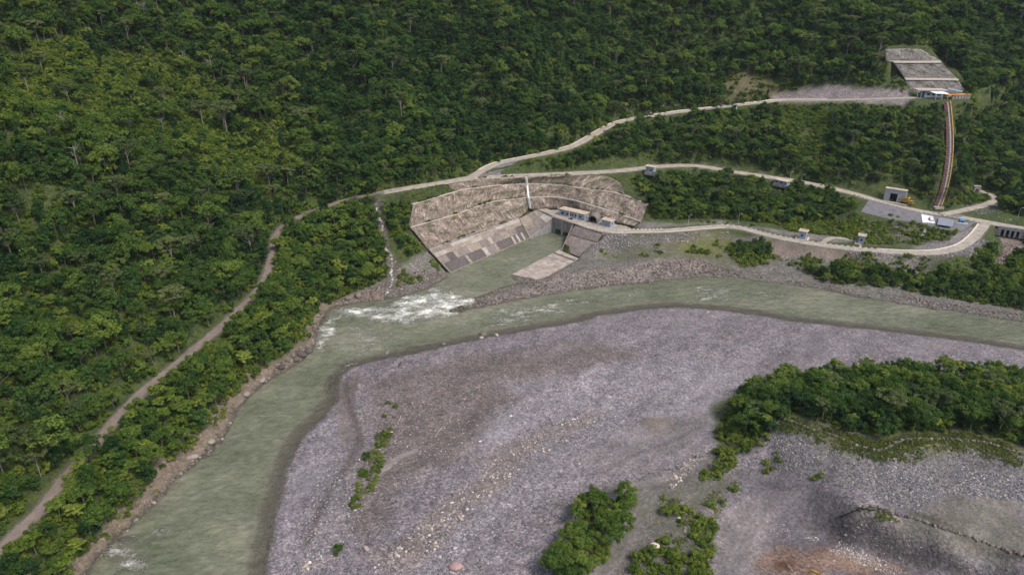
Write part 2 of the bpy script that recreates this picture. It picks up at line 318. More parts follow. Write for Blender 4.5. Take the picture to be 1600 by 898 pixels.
# ------------------------------------------------------------------ mesh and tagging helpers
def link(name, mesh, parent=None):
    o = bpy.data.objects.new(name, mesh); COL.objects.link(o)
    if parent is not None: o.parent = parent
    return o
def mesh_np(name, V, F, mats=(), smooth=False, mi=None):
    m = bpy.data.meshes.new(name); V = np.asarray(V, np.float32); F = np.asarray(F, np.int32); k = F.shape[1]
    m.vertices.add(len(V)); m.vertices.foreach_set('co', V.ravel())
    m.loops.add(F.size); m.loops.foreach_set('vertex_index', F.ravel())
    m.polygons.add(len(F)); m.polygons.foreach_set('loop_start', np.arange(0, F.size, k, dtype=np.int32))
    try: m.polygons.foreach_set('loop_total', np.full(len(F), k, np.int32))
    except Exception: pass
    for a in mats: m.materials.append(a)
    if mi is not None: m.polygons.foreach_set('material_index', np.asarray(mi, np.int32))
    m.polygons.foreach_set('use_smooth', np.full(len(F), smooth, bool))
    m.update(calc_edges=True); m.validate(); return m
def tag(o, label=None, cat=None, group=None, kind=None):
    if label: o['label'] = label
    if cat: o['category'] = cat
    if group: o['group'] = group
    if kind: o['kind'] = kind
    return o
def empty(name, loc=(0, 0, 0), rz=0.0, label=None, cat=None, group=None):
    o = bpy.data.objects.new(name, None); COL.objects.link(o); o.location = loc; o.rotation_euler = (0, 0, rz); o.empty_display_size = 0.5
    return tag(o, label, cat, group)
class MB:
    """collects simple solids into one mesh"""
    def __init__(s): s.v, s.f = [], []
    def add(s, V, F):
        n = len(s.v); s.v += [tuple(map(float, p)) for p in V]; s.f += [tuple(i + n for i in f) for f in F]; return s
    def box(s, x0, x1, y0, y1, z0, z1):
        return s.add([(x0, y0, z0), (x1, y0, z0), (x1, y1, z0), (x0, y1, z0), (x0, y0, z1), (x1, y0, z1), (x1, y1, z1), (x0, y1, z1)],
                     [(3, 2, 1, 0), (4, 5, 6, 7), (0, 1, 5, 4), (1, 2, 6, 5), (2, 3, 7, 6), (3, 0, 4, 7)])
    def prism(s, poly, h):
        """3D polygon poly (ccw from above) extruded down by vector h"""
        n = len(poly); h = np.array(h, float); a = [np.array(p, float) for p in poly]; b = [p + h for p in a]
        return s.add(a + b, [tuple(range(n)), tuple(range(2 * n - 1, n - 1, -1))] + [(i, n + i, n + (i + 1) % n, (i + 1) % n) for i in range(n)])
    def tube(s, pts, r, n=6, r1=None):
        pts = [Vector(p) for p in pts]; N = len(pts); vs = []; fs = []
        for i, p in enumerate(pts):
            d = (pts[min(i + 1, N - 1)] - pts[max(i - 1, 0)]).normalized(); a = d.orthogonal().normalized(); b = d.cross(a)
            rr = r if r1 is None else r + (r1 - r) * i / max(N - 1, 1)
            for k in range(n):
                t = 2 * math.pi * k / n; vs.append(p + a * (rr * math.cos(t)) + b * (rr * math.sin(t)))
        for i in range(N - 1):
            for k in range(n): fs.append((i * n + k, i * n + (k + 1) % n, (i + 1) * n + (k + 1) % n, (i + 1) * n + k))
        fs += [tuple(range(n - 1, -1, -1)), tuple(range((N - 1) * n, N * n))]
        return s.add(vs, fs)
    def bar(s, a, b, w, h=None):
        a, b = Vector(a), Vector(b); h = h or w; d = (b - a).normalized(); up = Vector((0, 0, 1)) if abs(d.z) < .95 else Vector((1, 0, 0))
        x = d.cross(up).normalized() * (w / 2); y = x.cross(d).normalized() * (h / 2)
        q = [a - x - y, a + x - y, a + x + y, a - x + y]; q += [p + (b - a) for p in q]
        return s.add(q, [(3, 2, 1, 0), (4, 5, 6, 7), (0, 1, 5, 4), (1, 2, 6, 5), (2, 3, 7, 6), (3, 0, 4, 7)])
    def mesh(s, name, mat):
        m = bpy.data.meshes.new(name); m.from_pydata(s.v, [], s.f)
        import bmesh
        bm = bmesh.new(); bm.from_mesh(m); bmesh.ops.recalc_face_normals(bm, faces=bm.faces); bm.to_mesh(m); bm.free()
        m.materials.append(mat); m.update(); return m
    def build(s, name, mat, parent=None): return link(name, s.mesh(name, mat), parent)

# ------------------------------------------------------------------ materials
class NT:
    def __init__(s, name):
        s.m = bpy.data.materials.new(name); s.m.use_nodes = True; s.t = s.m.node_tree; s.b = s.t.nodes['Principled BSDF']
        s.b.inputs['Specular IOR Level'].default_value = 0.25
        tc = s.t.nodes.new('ShaderNodeTexCoord'); s.obj = tc.outputs['Object']; s.uv = tc.outputs['UV']
        s.geo = s.t.nodes.new('ShaderNodeNewGeometry'); s.pos = s.geo.outputs['Position']
    def l(s, a, b): s.t.links.new(a, b); return s
    def val(s, sock, v):
        if isinstance(v, bpy.types.NodeSocket): s.l(v, sock)
        elif isinstance(v, (tuple, list)): sock.default_value = (*v, 1) if (len(v) == 3 and sock.type == 'RGBA') else v
        else: sock.default_value = v
    def math(s, op, a, b=None, clamp=False):
        n = s.t.nodes.new('ShaderNodeMath'); n.operation = op; n.use_clamp = clamp; s.val(n.inputs[0], a)
        if b is not None: s.val(n.inputs[1], b)
        return n.outputs[0]
    def noise(s, scale, vec=None, detail=4, rough=.6, out=0):
        n = s.t.nodes.new('ShaderNodeTexNoise'); n.inputs['Scale'].default_value = scale; n.inputs['Detail'].default_value = detail; n.inputs['Roughness'].default_value = rough
        s.l(vec or s.pos, n.inputs['Vector']); return n.outputs[out]
    def voro(s, scale, vec=None, out='Color', rnd=1.0):
        n = s.t.nodes.new('ShaderNodeTexVoronoi'); n.inputs['Scale'].default_value = scale; n.inputs['Randomness'].default_value = rnd
        s.l(vec or s.pos, n.inputs['Vector']); return n.outputs[out]
    def map(s, vec, scale=(1, 1, 1), rot=(0, 0, 0), loc=(0, 0, 0)):
        n = s.t.nodes.new('ShaderNodeMapping'); s.l(vec, n.inputs[0]); n.inputs['Scale'].default_value = scale; n.inputs['Rotation'].default_value = rot; n.inputs['Location'].default_value = loc; return n.outputs[0]
    def ramp(s, fac, stops, interp='LINEAR'):
        n = s.t.nodes.new('ShaderNodeValToRGB'); e = n.color_ramp.elements; n.color_ramp.interpolation = interp
        while len(e) < len(stops): e.new(0.5)
        for q, (p, c) in zip(e, stops): q.position = p; q.color = (*c, 1) if isinstance(c, tuple) else (c, c, c, 1)
        s.l(fac, n.inputs[0]); return n.outputs[0]
    def mix(s, f, a, b, mode='MIX'):
        n = s.t.nodes.new('ShaderNodeMix'); n.data_type = 'RGBA'; n.blend_type = mode
        s.val(n.inputs[0], f); s.val(n.inputs[6], a); s.val(n.inputs[7], b); return n.outputs[2]
    def rng(s, x, a, b, c=0., d=1.):
        n = s.t.nodes.new('ShaderNodeMapRange'); s.val(n.inputs[0], x)
        for i, v in zip((1, 2, 3, 4), (a, b, c, d)): s.val(n.inputs[i], v)
        return n.outputs[0]
    def attr(s, name, out='Color'):
        n = s.t.nodes.new('ShaderNodeAttribute'); n.attribute_name = name; return n.outputs[out]
    def bump(s, h, dist=.1, strength=1.0):
        n = s.t.nodes.new('ShaderNodeBump'); n.inputs['Distance'].default_value = dist; n.inputs['Strength'].default_value = strength; s.l(h, n.inputs['Height']); s.l(n.outputs[0], s.b.inputs['Normal']); return n.outputs[0]
    def col(s, c): s.val(s.b.inputs['Base Color'], c); return s
    def rough(s, r): s.val(s.b.inputs['Roughness'], r); return s

def mat_plain(name, c, var=.15, scale=.8, rough=.8, dark=None, metal=0.0):
    """painted or cast surface: one colour with blotches, grime and a fine grain"""
    n = NT(name); a = n.noise(scale, n.pos, 5, .65); d = dark or tuple(x * (1 - 2 * var) for x in c); li = tuple(min(1, x * (1 + var)) for x in c)
    n.col(n.ramp(a, [(.3, d), (.55, c), (.75, li)])).rough(rough); n.b.inputs['Metallic'].default_value = metal
    n.bump(n.noise(6, n.pos, 3), .03, .6); return n.m
def mat_concrete(name, c, stain=.45, streak=True):
    n = NT(name); big = n.noise(.35, n.pos, 5, .7); fine = n.noise(3.0, n.pos, 4, .6)
    st = n.noise(1.2, n.map(n.pos, (1, 1, .12)), 4, .7)
    k = n.math('MULTIPLY', n.rng(st, .42, .68, 1, 1 - stain), n.rng(big, .3, .7, .72, 1.15)) if streak else n.rng(big, .3, .7, 1 - stain, 1.15)
    k = n.math('MULTIPLY', k, n.rng(fine, .3, .7, .85, 1.12))
    n.col(n.mix(1.0, c, k, 'MULTIPLY')).rough(.88); n.bump(fine, .04, .5); return n.m

M = {}
M['road'] = mat_concrete('concrete_paving', (.365, .315, .255), .42, False)
M['kerb'] = mat_plain('kerb_concrete', (.62, .55, .46), .12, 1.5)
def mat_track():
    n = NT('packed_dirt'); a = n.noise(.3, n.pos, 5, .7); f = n.noise(4, n.pos, 4)
    c = n.ramp(a, [(.3, (.155, .12, .098)), (.55, (.215, .17, .145)), (.75, (.27, .225, .195))])
    n.col(n.mix(n.rng(f, .3, .7, 0, .5), c, (.13, .11, .09))).rough(.95); n.bump(f, .08); return n.m
M['track'] = mat_track()
M['asphalt'] = mat_plain('worn_asphalt', (.155, .145, .15), .18, .35, .9)

def mat_ground():
    n = NT('ground_cover'); alb = n.attr('albedo'); stone = n.attr('stone', 'Fac')
    v1 = n.voro(2.0); v2 = n.voro(.8); big = n.noise(.16, n.pos, 6, .65); med = n.noise(.9, n.pos, 5, .7); fine = n.noise(7, n.pos, 3)
    # pebbles: each cell its own grey, some pinkish, some nearly white, some dark
    sepn = n.t.nodes.new('ShaderNodeSeparateColor'); n.l(v1, sepn.inputs[0])
    peb = n.ramp(sepn.outputs[0], [(0, (.26, .26, .29)), (.3, (.62, .61, .65)), (.6, (.95, .92, .95)), (.84, (1.35, 1.28, 1.26)), (.95, (1.6, 1.54, 1.5)), (1, (2.2, 2.1, 2.0))])
    sep2 = n.t.nodes.new('ShaderNodeSeparateColor'); n.l(v2, sep2.inputs[0])
    cob = n.ramp(sep2.outputs[1], [(0, (.62, .62, .66)), (.45, (.95, .94, .96)), (.8, (1.12, 1.05, 1.0)), (.93, (1.6, 1.45, 1.33)), (1, (1.9, 1.8, 1.7))])
    tint = n.mix(.32, peb, cob, 'MIX')
    tint = n.mix(stone, (1, 1, 1), tint)
    c = n.mix(1.0, alb, tint, 'MULTIPLY')
    c = n.mix(1.0, c, n.rng(big, .3, .7, .74, 1.22), 'MULTIPLY')
    c = n.mix(1.0, c, n.rng(med, .3, .7, .72, 1.26), 'MULTIPLY')
    # low plants creep over patches of bare ground
    gr = n.attr('grass', 'Fac'); gm = n.math('MULTIPLY', gr, n.rng(n.noise(.45, n.pos, 6, .75), .42, .56), True)
    c = n.mix(gm, c, n.ramp(n.noise(2.2, n.pos, 4), [(.3, (.035, .05, .012)), (.6, (.085, .10, .025)), (.8, (.14, .14, .045))]))
    n.col(c).rough(.95)
    d1 = n.voro(2.6, out='Distance'); d2 = n.voro(.95, out='Distance')
    h = n.math('ADD', n.math('MULTIPLY', d1, -.5), n.math('ADD', n.math('MULTIPLY', d2, -.9), n.math('MULTIPLY', med, .7)))
    n.bump(h, .28, .8); return n.m
M['ground'] = mat_ground()

def mat_water():
    n = NT('turbid_river_water'); foam = n.attr('foam', 'Fac'); dep = n.attr('depth', 'Fac'); fl = n.attr('flow', 'Vector')
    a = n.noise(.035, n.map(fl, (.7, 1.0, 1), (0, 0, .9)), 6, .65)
    base = n.ramp(a, [(.36, (.10, .108, .066)), (.52, (.140, .146, .096)), (.66, (.195, .19, .132))])  # pale and dark bands put sky and hill reflections into the colour
    base = n.mix(n.rng(dep, 0, 1.0, .75, 0), base, (.15, .128, .10))
    wv_ = n.t.nodes.new('ShaderNodeVectorMath'); wv_.operation = 'MULTIPLY_ADD'; n.l(n.noise(.3, n.pos, 3, .6, 1), wv_.inputs[0]); wv_.inputs[1].default_value = (4, 4, 0); n.l(n.map(n.pos, (1, 1, 0), (0, 0, -.2)), wv_.inputs[2]); fw = wv_.outputs[0]
    base = n.mix(1.0, base, n.rng(n.noise(.5, n.map(fl, (.6, 1.1, 1), (0, 0, .5)), 6, .7), .34, .66, .78, 1.24), 'MULTIPLY')  # light and dark of ripple reflections painted into the base colour
    f1 = n.noise(.24, n.map(fw, (.5, 1.0, 1)), 8, .8); f2 = n.noise(1.5, n.map(fw, (.7, 1.0, 1)), 5, .75)
    fm = n.math('ADD', n.math('MULTIPLY', f1, .65), n.math('MULTIPLY', f2, .35))
    thr = n.rng(foam, 0, 1, .70, .44)
    k = n.rng(n.math('SUBTRACT', fm, thr), -.02, .09)
    k = n.math('MULTIPLY', k, n.rng(foam, .02, .2), True)
    n.col(n.mix(k, base, (.72, .71, .62)))
    n.rough(n.rng(k, 0, 1, .12, .7)); n.b.inputs['Specular IOR Level'].default_value = .5; n.b.inputs['IOR'].default_value = 1.33
    r1 = n.noise(.9, n.map(fl, (.6, 1, 1)), 6, .72); r2 = n.noise(.22, n.map(fl, (.7, 1, 1)), 3, .5)
    h = n.math('ADD', n.math('MULTIPLY', r1, .32), n.math('ADD', n.math('MULTIPLY', r2, 1.1), n.math('MULTIPLY', k, .5)))
    n.bump(h, 1.3, 1.0)
    tr = n.t.nodes.new('ShaderNodeBsdfTransparent'); mx = n.t.nodes.new('ShaderNodeMixShader'); out = n.t.nodes['Material Output']
    n.l(n.rng(n.math('MAXIMUM', dep, n.math('MULTIPLY', k, 2)), .0, .55, .25, 1), mx.inputs[0]); n.l(tr.outputs[0], mx.inputs[1]); n.l(n.b.outputs[0], mx.inputs[2]); n.l(mx.outputs[0], out.inputs[0])
    return n.m
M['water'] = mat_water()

def mat_shot(name, c0, c1, c2):
    """sprayed concrete over rock, streaked by run-off; uv is metres along and up the face"""
    n = NT(name); st = n.noise(.7, n.map(n.uv, (1, .26, 1)), 7, .82); b = n.noise(.13, n.uv, 5, .7); f = n.noise(.9, n.map(n.uv, (1, .9, 1)), 7, .8)
    k = n.math('ADD', n.math('MULTIPLY', st, .5), n.math('ADD', n.math('MULTIPLY', b, .3), n.math('MULTIPLY', f, .35)))
    c = n.ramp(k, [(.505, c0), (.558, c1), (.60, c1), (.655, c2)])
    moss = n.math('MULTIPLY', n.rng(n.noise(.22, n.map(n.uv, (.6, 1.2, 1)), 7, .8), .49, .58), .85, True)
    c = n.mix(moss, c, (.05, .055, .022))
    n.col(c).rough(.92); n.bump(n.math('ADD', st, f), .35, .8); return n.m
M['shot'] = mat_shot('streaked_sprayed_concrete', (.048, .038, .031), (.205, .158, .128), (.50, .42, .345))
M['shot_grey'] = mat_shot('weathered_wall_concrete', (.085, .072, .066), (.205, .182, .170), (.40, .37, .35))
M['bench'] = mat_concrete('bench_concrete', (.33, .295, .25), .4, False)
M['con_light'] = mat_concrete('pale_concrete', (.40, .35, .30), .45)
M['con_mid'] = mat_concrete('brown_concrete', (.23, .19, .165), .45)
M['con_dark'] = mat_concrete('dark_wet_concrete', (.118, .099, .092), .35)
M['con_beige'] = mat_concrete('beige_concrete', (.31, .255, .20), .5)
M['con_grey'] = mat_concrete('grey_concrete', (.30, .28, .27), .5)

# ------------------------------------------------------------------ ground sheet
def zmask(px, soft=1.5, wob=5.0, seed=0, world_pts=None):
    poly = world_pts if world_pts is not None else GP(px)
    xs = [p[0] for p in poly]; ys = [p[1] for p in poly]
    i0, i1 = np.searchsorted(GX, [min(xs) - 20, max(xs) + 20]); j0, j1 = np.searchsorted(GY, [min(ys) - 20, max(ys) + 20])
    out = np.zeros(MX.shape); X, Y = MX[j0:j1, i0:i1], MY[j0:j1, i0:i1]
    if X.size == 0: return out
    X2 = X + fbm(X, Y, 11, 71 + seed, 4) * 2 * wob; Y2 = Y + fbm(X, Y, 11, 171 + seed, 4) * 2 * wob
    out[j0:j1, i0:i1] = 1 - sstep(-soft, soft, sdist(X2, Y2, poly)); return out
ALB = np.zeros(MX.shape + (3,)); ALB[:] = (.032, .048, .018)
STO = np.full(MX.shape, .15); GRS = np.full(MX.shape, .8)
def paint(mask, c=None, stone=None, grass=None):
    global STO, GRS
    if c is not None: ALB[:] = ALB * (1 - mask[..., None]) + np.array(c) * mask[..., None]
    if stone is not None: STO = STO * (1 - mask) + stone * mask
    if grass is not None: GRS = GRS * (1 - mask) + grass * mask
RSD = sdist(MX, MY, RIVER)
below = 1.0 - inside(MX, MY, HILL) * 1.0
# gravel bar and near side
near_side = [P(x, y, 0) for x, y in BANK_NEAR] + [np.array([_nearA[0] - 5, -300, 0]), np.array([1400, -300, 0]), np.array([1400, 330, 0])]
paint(zmask(None, 1, 0, world_pts=near_side), (.184, .165, .168), 1.0, 0.0)
paint(zmask([(560, 600), (700, 565), (950, 530), (1010, 560), (860, 640), (760, 690), (640, 760), (580, 840), (540, 800), (575, 700)], 7, 9, 1), (.142, .119, .111), .9, .10)
paint(zmask([(800, 600), (1000, 560), (1150, 570), (1100, 650), (960, 720), (820, 800), (760, 898), (640, 898), (720, 780)], 7, 9, 2), (.205, .187, .193), 1.0, 0)
paint(zmask([(905, 640), (780, 710), (690, 790), (590, 880), (640, 890), (740, 800), (830, 720), (930, 650)], 5, 7, 3), (.182, .153, .138), 1.0, 0)
paint(zmask([(440, 760), (500, 670), (535, 640), (530, 700), (480, 800), (455, 890), (425, 890)], 3, 3, 4), (.198, .180, .186), .9, 0)
paint(zmask([(530, 595), (560, 580), (545, 640), (560, 690), (535, 700), (530, 640)], 2, 3, 5), (.15, .125, .115), .3, 0)
paint(zmask([(950, 680), (1040, 650), (1130, 640), (1100, 700), (1010, 740), (930, 750), (900, 710)], 5, 5, 6), (.178, .158, .154), .55, 0)
paint(zmask([(1000, 655), (1050, 650), (1040, 672), (1010, 675)], 2, 3, 7), (.175, .145, .125), .3, 0)
paint(zmask([(870, 790), (930, 770), (1050, 740), (1130, 700), (1130, 720), (1060, 790), (1000, 898), (840, 898)], 4, 5, 8), (.145, .128, .123), .6, .25)
paint(zmask([(1000, 790), (1120, 740), (1160, 740), (1120, 800), (1110, 898), (960, 898), (1020, 850)], 4, 5, 9), (.14, .123, .118), .5, .55)
paint(zmask([(1120, 640), (1170, 600), (1230, 592), (1400, 582), (1600, 597), (1600, 700), (1400, 695), (1230, 650), (1150, 715), (1120, 710)], 3, 3, 10), (.045, .05, .022), .2, 1)
paint(zmask([(1205, 660), (1300, 690), (1375, 712), (1500, 690), (1600, 715), (1600, 785), (1480, 770), (1430, 805), (1300, 760), (1200, 725)], 2, 3, 11), (.158, .144, .146), 1.0, .22)
paint(zmask([(1225, 652), (1300, 672), (1370, 690), (1420, 680), (1500, 675), (1600, 700), (1600, 725), (1500, 700), (1420, 715), (1370, 718), (1300, 700), (1220, 668)], 2, 5, 12), (.14, .13, .08), .5, .8)
paint(zmask([(1430, 800), (1480, 770), (1600, 785), (1600, 895), (1460, 845), (1330, 808), (1350, 795)], 4, 6, 13), (.165, .147, .132), .6, .3)
paint(zmask([(1160, 735), (1200, 722), (1300, 765), (1340, 800), (1320, 812), (1420, 870), (1500, 898), (1200, 898), (1110, 898), (1130, 820)], 3, 4, 14), (.130, .115, .118), .45, 0)
paint(zmask([(1110, 800), (1190, 790), (1200, 898), (1110, 898)], 5, 5, 15), (.215, .188, .177), .4, 0)
paint(zmask([(1195, 870), (1225, 850), (1260, 860), (1330, 862), (1400, 880), (1420, 898), (1190, 898)], 2, 3, 16), (.20, .138, .104), .7, 0)
paint(zmask([(1210, 872), (1240, 868), (1250, 888), (1215, 890)], 1.2, 2, 17), (.105, .055, .035), .2, 0)
paint(zmask([(1320, 806), (1460, 843), (1600, 893), (1600, 925), (1470, 893), (1330, 852), (1290, 842), (1300, 820)], 1.5, 3, 18), (.072, .063, .064), .9, .08)  # dark rock face, painted darker to make up for its flat lighting
# flow streaks, dry channels and tyre tracks on the near side
bar_ = zmask(None, 1, 0, world_pts=near_side); _d = P(1050, 540, 0) - P(520, 880, 0); _a = math.atan2(_d[1], _d[0]); _u = MX * math.cos(_a) + MY * math.sin(_a); _v = -MX * math.sin(_a) + MY * math.cos(_a)
ALB *= (1 + bar_ * (fbm(_u / 5, _v, 9, 301, 4) * .55 + fbm(_u / 4, _v, 2.6, 305, 3) * .4))[..., None]
STO = np.clip(STO * (1 + bar_ * fbm(_u / 5, _v, 14, 309, 3) * 1.6), 0, 1)
def streak(px, w, c, st, amt=.8, wob=1.2):
    l = smooth_line(np.array(GP(px)), 2); d, _ = polydist(MX + fbm(MX, MY, 6, 311, 3) * wob * 2, MY + fbm(MX, MY, 6, 312, 3) * wob * 2, l); paint((1 - sstep(w * .4, w, d)) * amt, c, st, None)
streak([(540, 600), (545, 640), (560, 670), (545, 720), (520, 760), (500, 800), (480, 850)], 1.8, (.085, .07, .062), .5)
streak([(560, 590), (548, 625), (558, 660), (566, 700)], 1.5, (.10, .082, .07), .4)
streak([(590, 740), (620, 718), (650, 703)], 1.5, (.235, .205, .19), .1, .9)
streak([(940, 740), (985, 715), (1050, 690), (1085, 672)], 1.3, (.11, .095, .09), .4, .7)
streak([(1000, 660), (1030, 655), (1050, 668)], 2.0, (.13, .105, .085), .3, .7); streak([(955, 800), (975, 770), (1010, 755), (1060, 742)], 2.6, (.20, .175, .165), .2, .8)
streak([(938, 898), (972, 850), (1000, 805), (1022, 765)], 3.0, (.185, .165, .158), .15, .9, .6)
for o_ in (-4, 5): streak([(938 + o_, 898), (972 + o_, 850), (1000 + o_, 805), (1022 + o_, 765), (1070 + o_, 748)], .8, (.115, .10, .095), .1, .8, .3)
for o_ in (0, 9, 22, 33): streak([(1120 + o_, 898), (1135 + o_, 850), (1165 + o_, 800), (1200 + o_, 775), (1260 + o_, 770)], .7, (.13, .115, .112), .1, .6, .4)
streak([(1185, 752), (1230, 762), (1260, 760), (1300, 778), (1330, 800)], 1.2, (.085, .075, .075), .5, .8); streak([(1330, 800), (1300, 815), (1275, 830)], 1.0, (.085, .075, .075), .5, .7)
streak([(1430, 803), (1500, 835), (1600, 872)], 1.6, (.075, .066, .055), .5, .8, .6)
# left shore, riprap, far bank
shore = (RSD > 0) & ~inside(MX, MY, near_side) & (MX < P(720, 430, 0)[0]); paint(shore * (1 - sstep(4, 8.5, RSD + fbm(MX, MY, 12, 91) * 8)) * (MY < 380), (.175, .135, .11), .6, .3)
paint(zmask([(600, 430), (640, 405), (675, 395), (706, 428), (660, 455), (600, 470), (540, 472), (560, 455)], 2, 2, 20), (.165, .150, .14), 1.0, .35)
paint(zmask([(520, 480), (555, 455), (600, 455), (605, 470), (560, 474)], 1.5, 2, 21), (.20, .15, .125), .4, .1)
paint(zmask([(582, 310), (600, 315), (600, 370), (625, 420), (625, 460), (600, 465), (590, 380)], 2, 2, 22), (.14, .12, .105), .9, .2)
paint(zmask([(700, 487), (800, 435), (870, 420), (905, 400), (935, 375), (1010, 368), (1130, 362), (1180, 370), (1300, 392), (1460, 402), (1530, 380), (1540, 400), (1450, 420), (1600, 460), (1600, 505), (1300, 460), (1140, 436), (900, 455)], 2, 2, 23), (.155, .142, .132), 1.0, .35)
paint(zmask([(830, 440), (900, 425), (1000, 412), (1090, 395), (1110, 425), (1020, 438), (900, 450), (740, 484)], 2, 3, 24), (.20, .17, .15), 1.0, .05)
paint(zmask([(930, 385), (1040, 380), (1130, 370), (1200, 390), (1220, 410), (1130, 415), (1080, 405), (960, 405)], 4, 5, 25), (.135, .122, .098), .7, .6)
paint(zmask([(1060, 375), (1130, 366), (1150, 385), (1110, 400), (1060, 395)], 3, 3, 26), (.14, .135, .06), .3, .6)
paint(zmask([(1160, 378), (1230, 378), (1330, 402), (1300, 408), (1220, 398), (1180, 395)], 2, 3, 27), (.20, .155, .13), .3, .15)
paint(zmask([(985, 345), (1060, 352), (1130, 346), (1200, 356), (1240, 362), (1340, 368), (1360, 384), (1250, 375), (1160, 352), (1100, 352), (1000, 358)], 2, 2, 28), (.17, .155, .14), .6, .2)
paint(zmask([(1340, 345), (1500, 360), (1490, 380), (1450, 388), (1360, 385), (1330, 360)], 2, 3, 29), (.11, .10, .075), .6, .8)
paint(zmask([(1460, 372), (1500, 362), (1518, 352), (1528, 360), (1500, 380), (1460, 390), (1420, 390)], 1.5, 2, 30), (.165, .15, .145), .8, .1)
paint(zmask([(1390, 345), (1415, 348), (1412, 372), (1400, 372)], 1, 2, 31), (.14, .12, .11), .4, .2)
paint(zmask([(1560, 362), (1600, 366), (1600, 385), (1580, 400), (1560, 420), (1550, 410), (1570, 385)], 1.5, 2, 32), (.20, .155, .125), 1.0, .1)
paint(zmask([(1120, 125), (1160, 108), (1220, 120), (1230, 150), (1180, 158), (1110, 165)], 5, 10, 33), (.125, .095, .06), .4, .75)
paint(zmask([(1205, 147), (1260, 134), (1375, 137), (1425, 148), (1425, 158), (1300, 160), (1210, 160)], 2, 3, 34), (.215, .185, .18), .8, .05)
paint(zmask([(1000, 175), (1060, 160), (1060, 170), (1000, 184)], 2, 3, 35), (.15, .125, .09), .5, .3)
paint(zmask([(1210, 180), (1290, 170), (1300, 200), (1290, 270), (1240, 265), (1230, 220)], 5, 6, 36), (.055, .058, .022), .2, 1)
# roads keep a strip of gravel at their sides
for k, (ln, w) in ROADS.items():
    d, _ = polydist(MX, MY, ln); paint(1 - sstep(w / 2 + .2, w / 2 + 1.8, d + fbm(MX, MY, 5, 13) * 1.6), (.17, .15, .13), .6, .25)
paint((1 - sstep(0, 2, sdist(MX, MY, YARD_POLY))), (.30, .265, .225), .3, .05)
# splash zone along the water
wet = (1 - sstep(.02, .22, MZ)) * (below > 0); paint(wet * .8, (.075, .064, .055), .8, 0)
ny, nx = MX.shape
V = np.stack([MX, MY, MZ], -1).reshape(-1, 3); idx = np.arange(ny * nx).reshape(ny, nx)
F = np.stack([idx[:-1, :-1], idx[:-1, 1:], idx[1:, 1:], idx[1:, :-1]], -1).reshape(-1, 4)
gm = mesh_np('ground', V, F, [M['ground']], True)
ca = gm.attributes.new('albedo', 'FLOAT_COLOR', 'POINT'); ca.data.foreach_set('color', np.concatenate([ALB, np.ones(MX.shape + (1,))], -1).astype(np.float32).ravel())
for nm, ar in (('stone', STO), ('grass', GRS)): gm.attributes.new(nm, 'FLOAT', 'POINT').data.foreach_set('value', ar.astype(np.float32).ravel())
ground = tag(link('ground', gm), kind='structure')

# ------------------------------------------------------------------ river
keep = MZ < 0.35; keep &= (MX > -420) & (MX < 1400)
kq = keep[:-1, :-1] | keep[:-1, 1:] | keep[1:, 1:] | keep[1:, :-1]
kq &= (below[:-1, :-1] > 0) & (RSD[:-1, :-1] < 6)
used = np.zeros(MX.shape, bool)
for a in (kq,): used[:-1, :-1] |= a; used[:-1, 1:] |= a; used[1:, 1:] |= a; used[1:, :-1] |= a
remap = -np.ones(MX.shape, int); remap[used] = np.arange(used.sum())
wx, wy = MX[used], MY[used]
flowline = np.array([P(x, y, 0) for x, y in ((2000, 610), (1600, 525), (1400, 497), (1200, 470), (1100, 458), (950, 468), (820, 490), (700, 515), (600, 520), (530, 545), (490, 610), (420, 680), (350, 770), (280, 898))])
flowline = np.vstack([flowline, [flowline[-1] + np.array([-10, -400, 0])]])
def along(X, Y, pts):
    best = np.full(X.shape, 1e18); s = np.zeros(X.shape); c = np.zeros(X.shape); L0 = 0
    for a, b in zip(pts[:-1], pts[1:]):
        d = b - a; L = math.hypot(d[0], d[1]); t = np.clip(((X - a[0]) * d[0] + (Y - a[1]) * d[1]) / L ** 2, 0, 1)
        ex, ey = X - a[0] - t * d[0], Y - a[1] - t * d[1]; q = ex * ex + ey * ey; m = q < best
        best = np.where(m, q, best); s = np.where(m, L0 + t * L, s); c = np.where(m, (ex * d[1] - ey * d[0]) / L, c); L0 += L
    return s, c
fs, fc = along(wx, wy, smooth_line(flowline, 6))
def wmask(px, soft, wob=4): 
    poly = [P(x, y, 0) for x, y in px]; X2 = wx + fbm(wx, wy, 8, 5, 3) * 2 * wob; Y2 = wy + fbm(wx, wy, 8, 6, 3) * 2 * wob
    return 1 - sstep(-soft, soft, sdist(X2, Y2, poly))
foam = np.zeros(wx.shape)
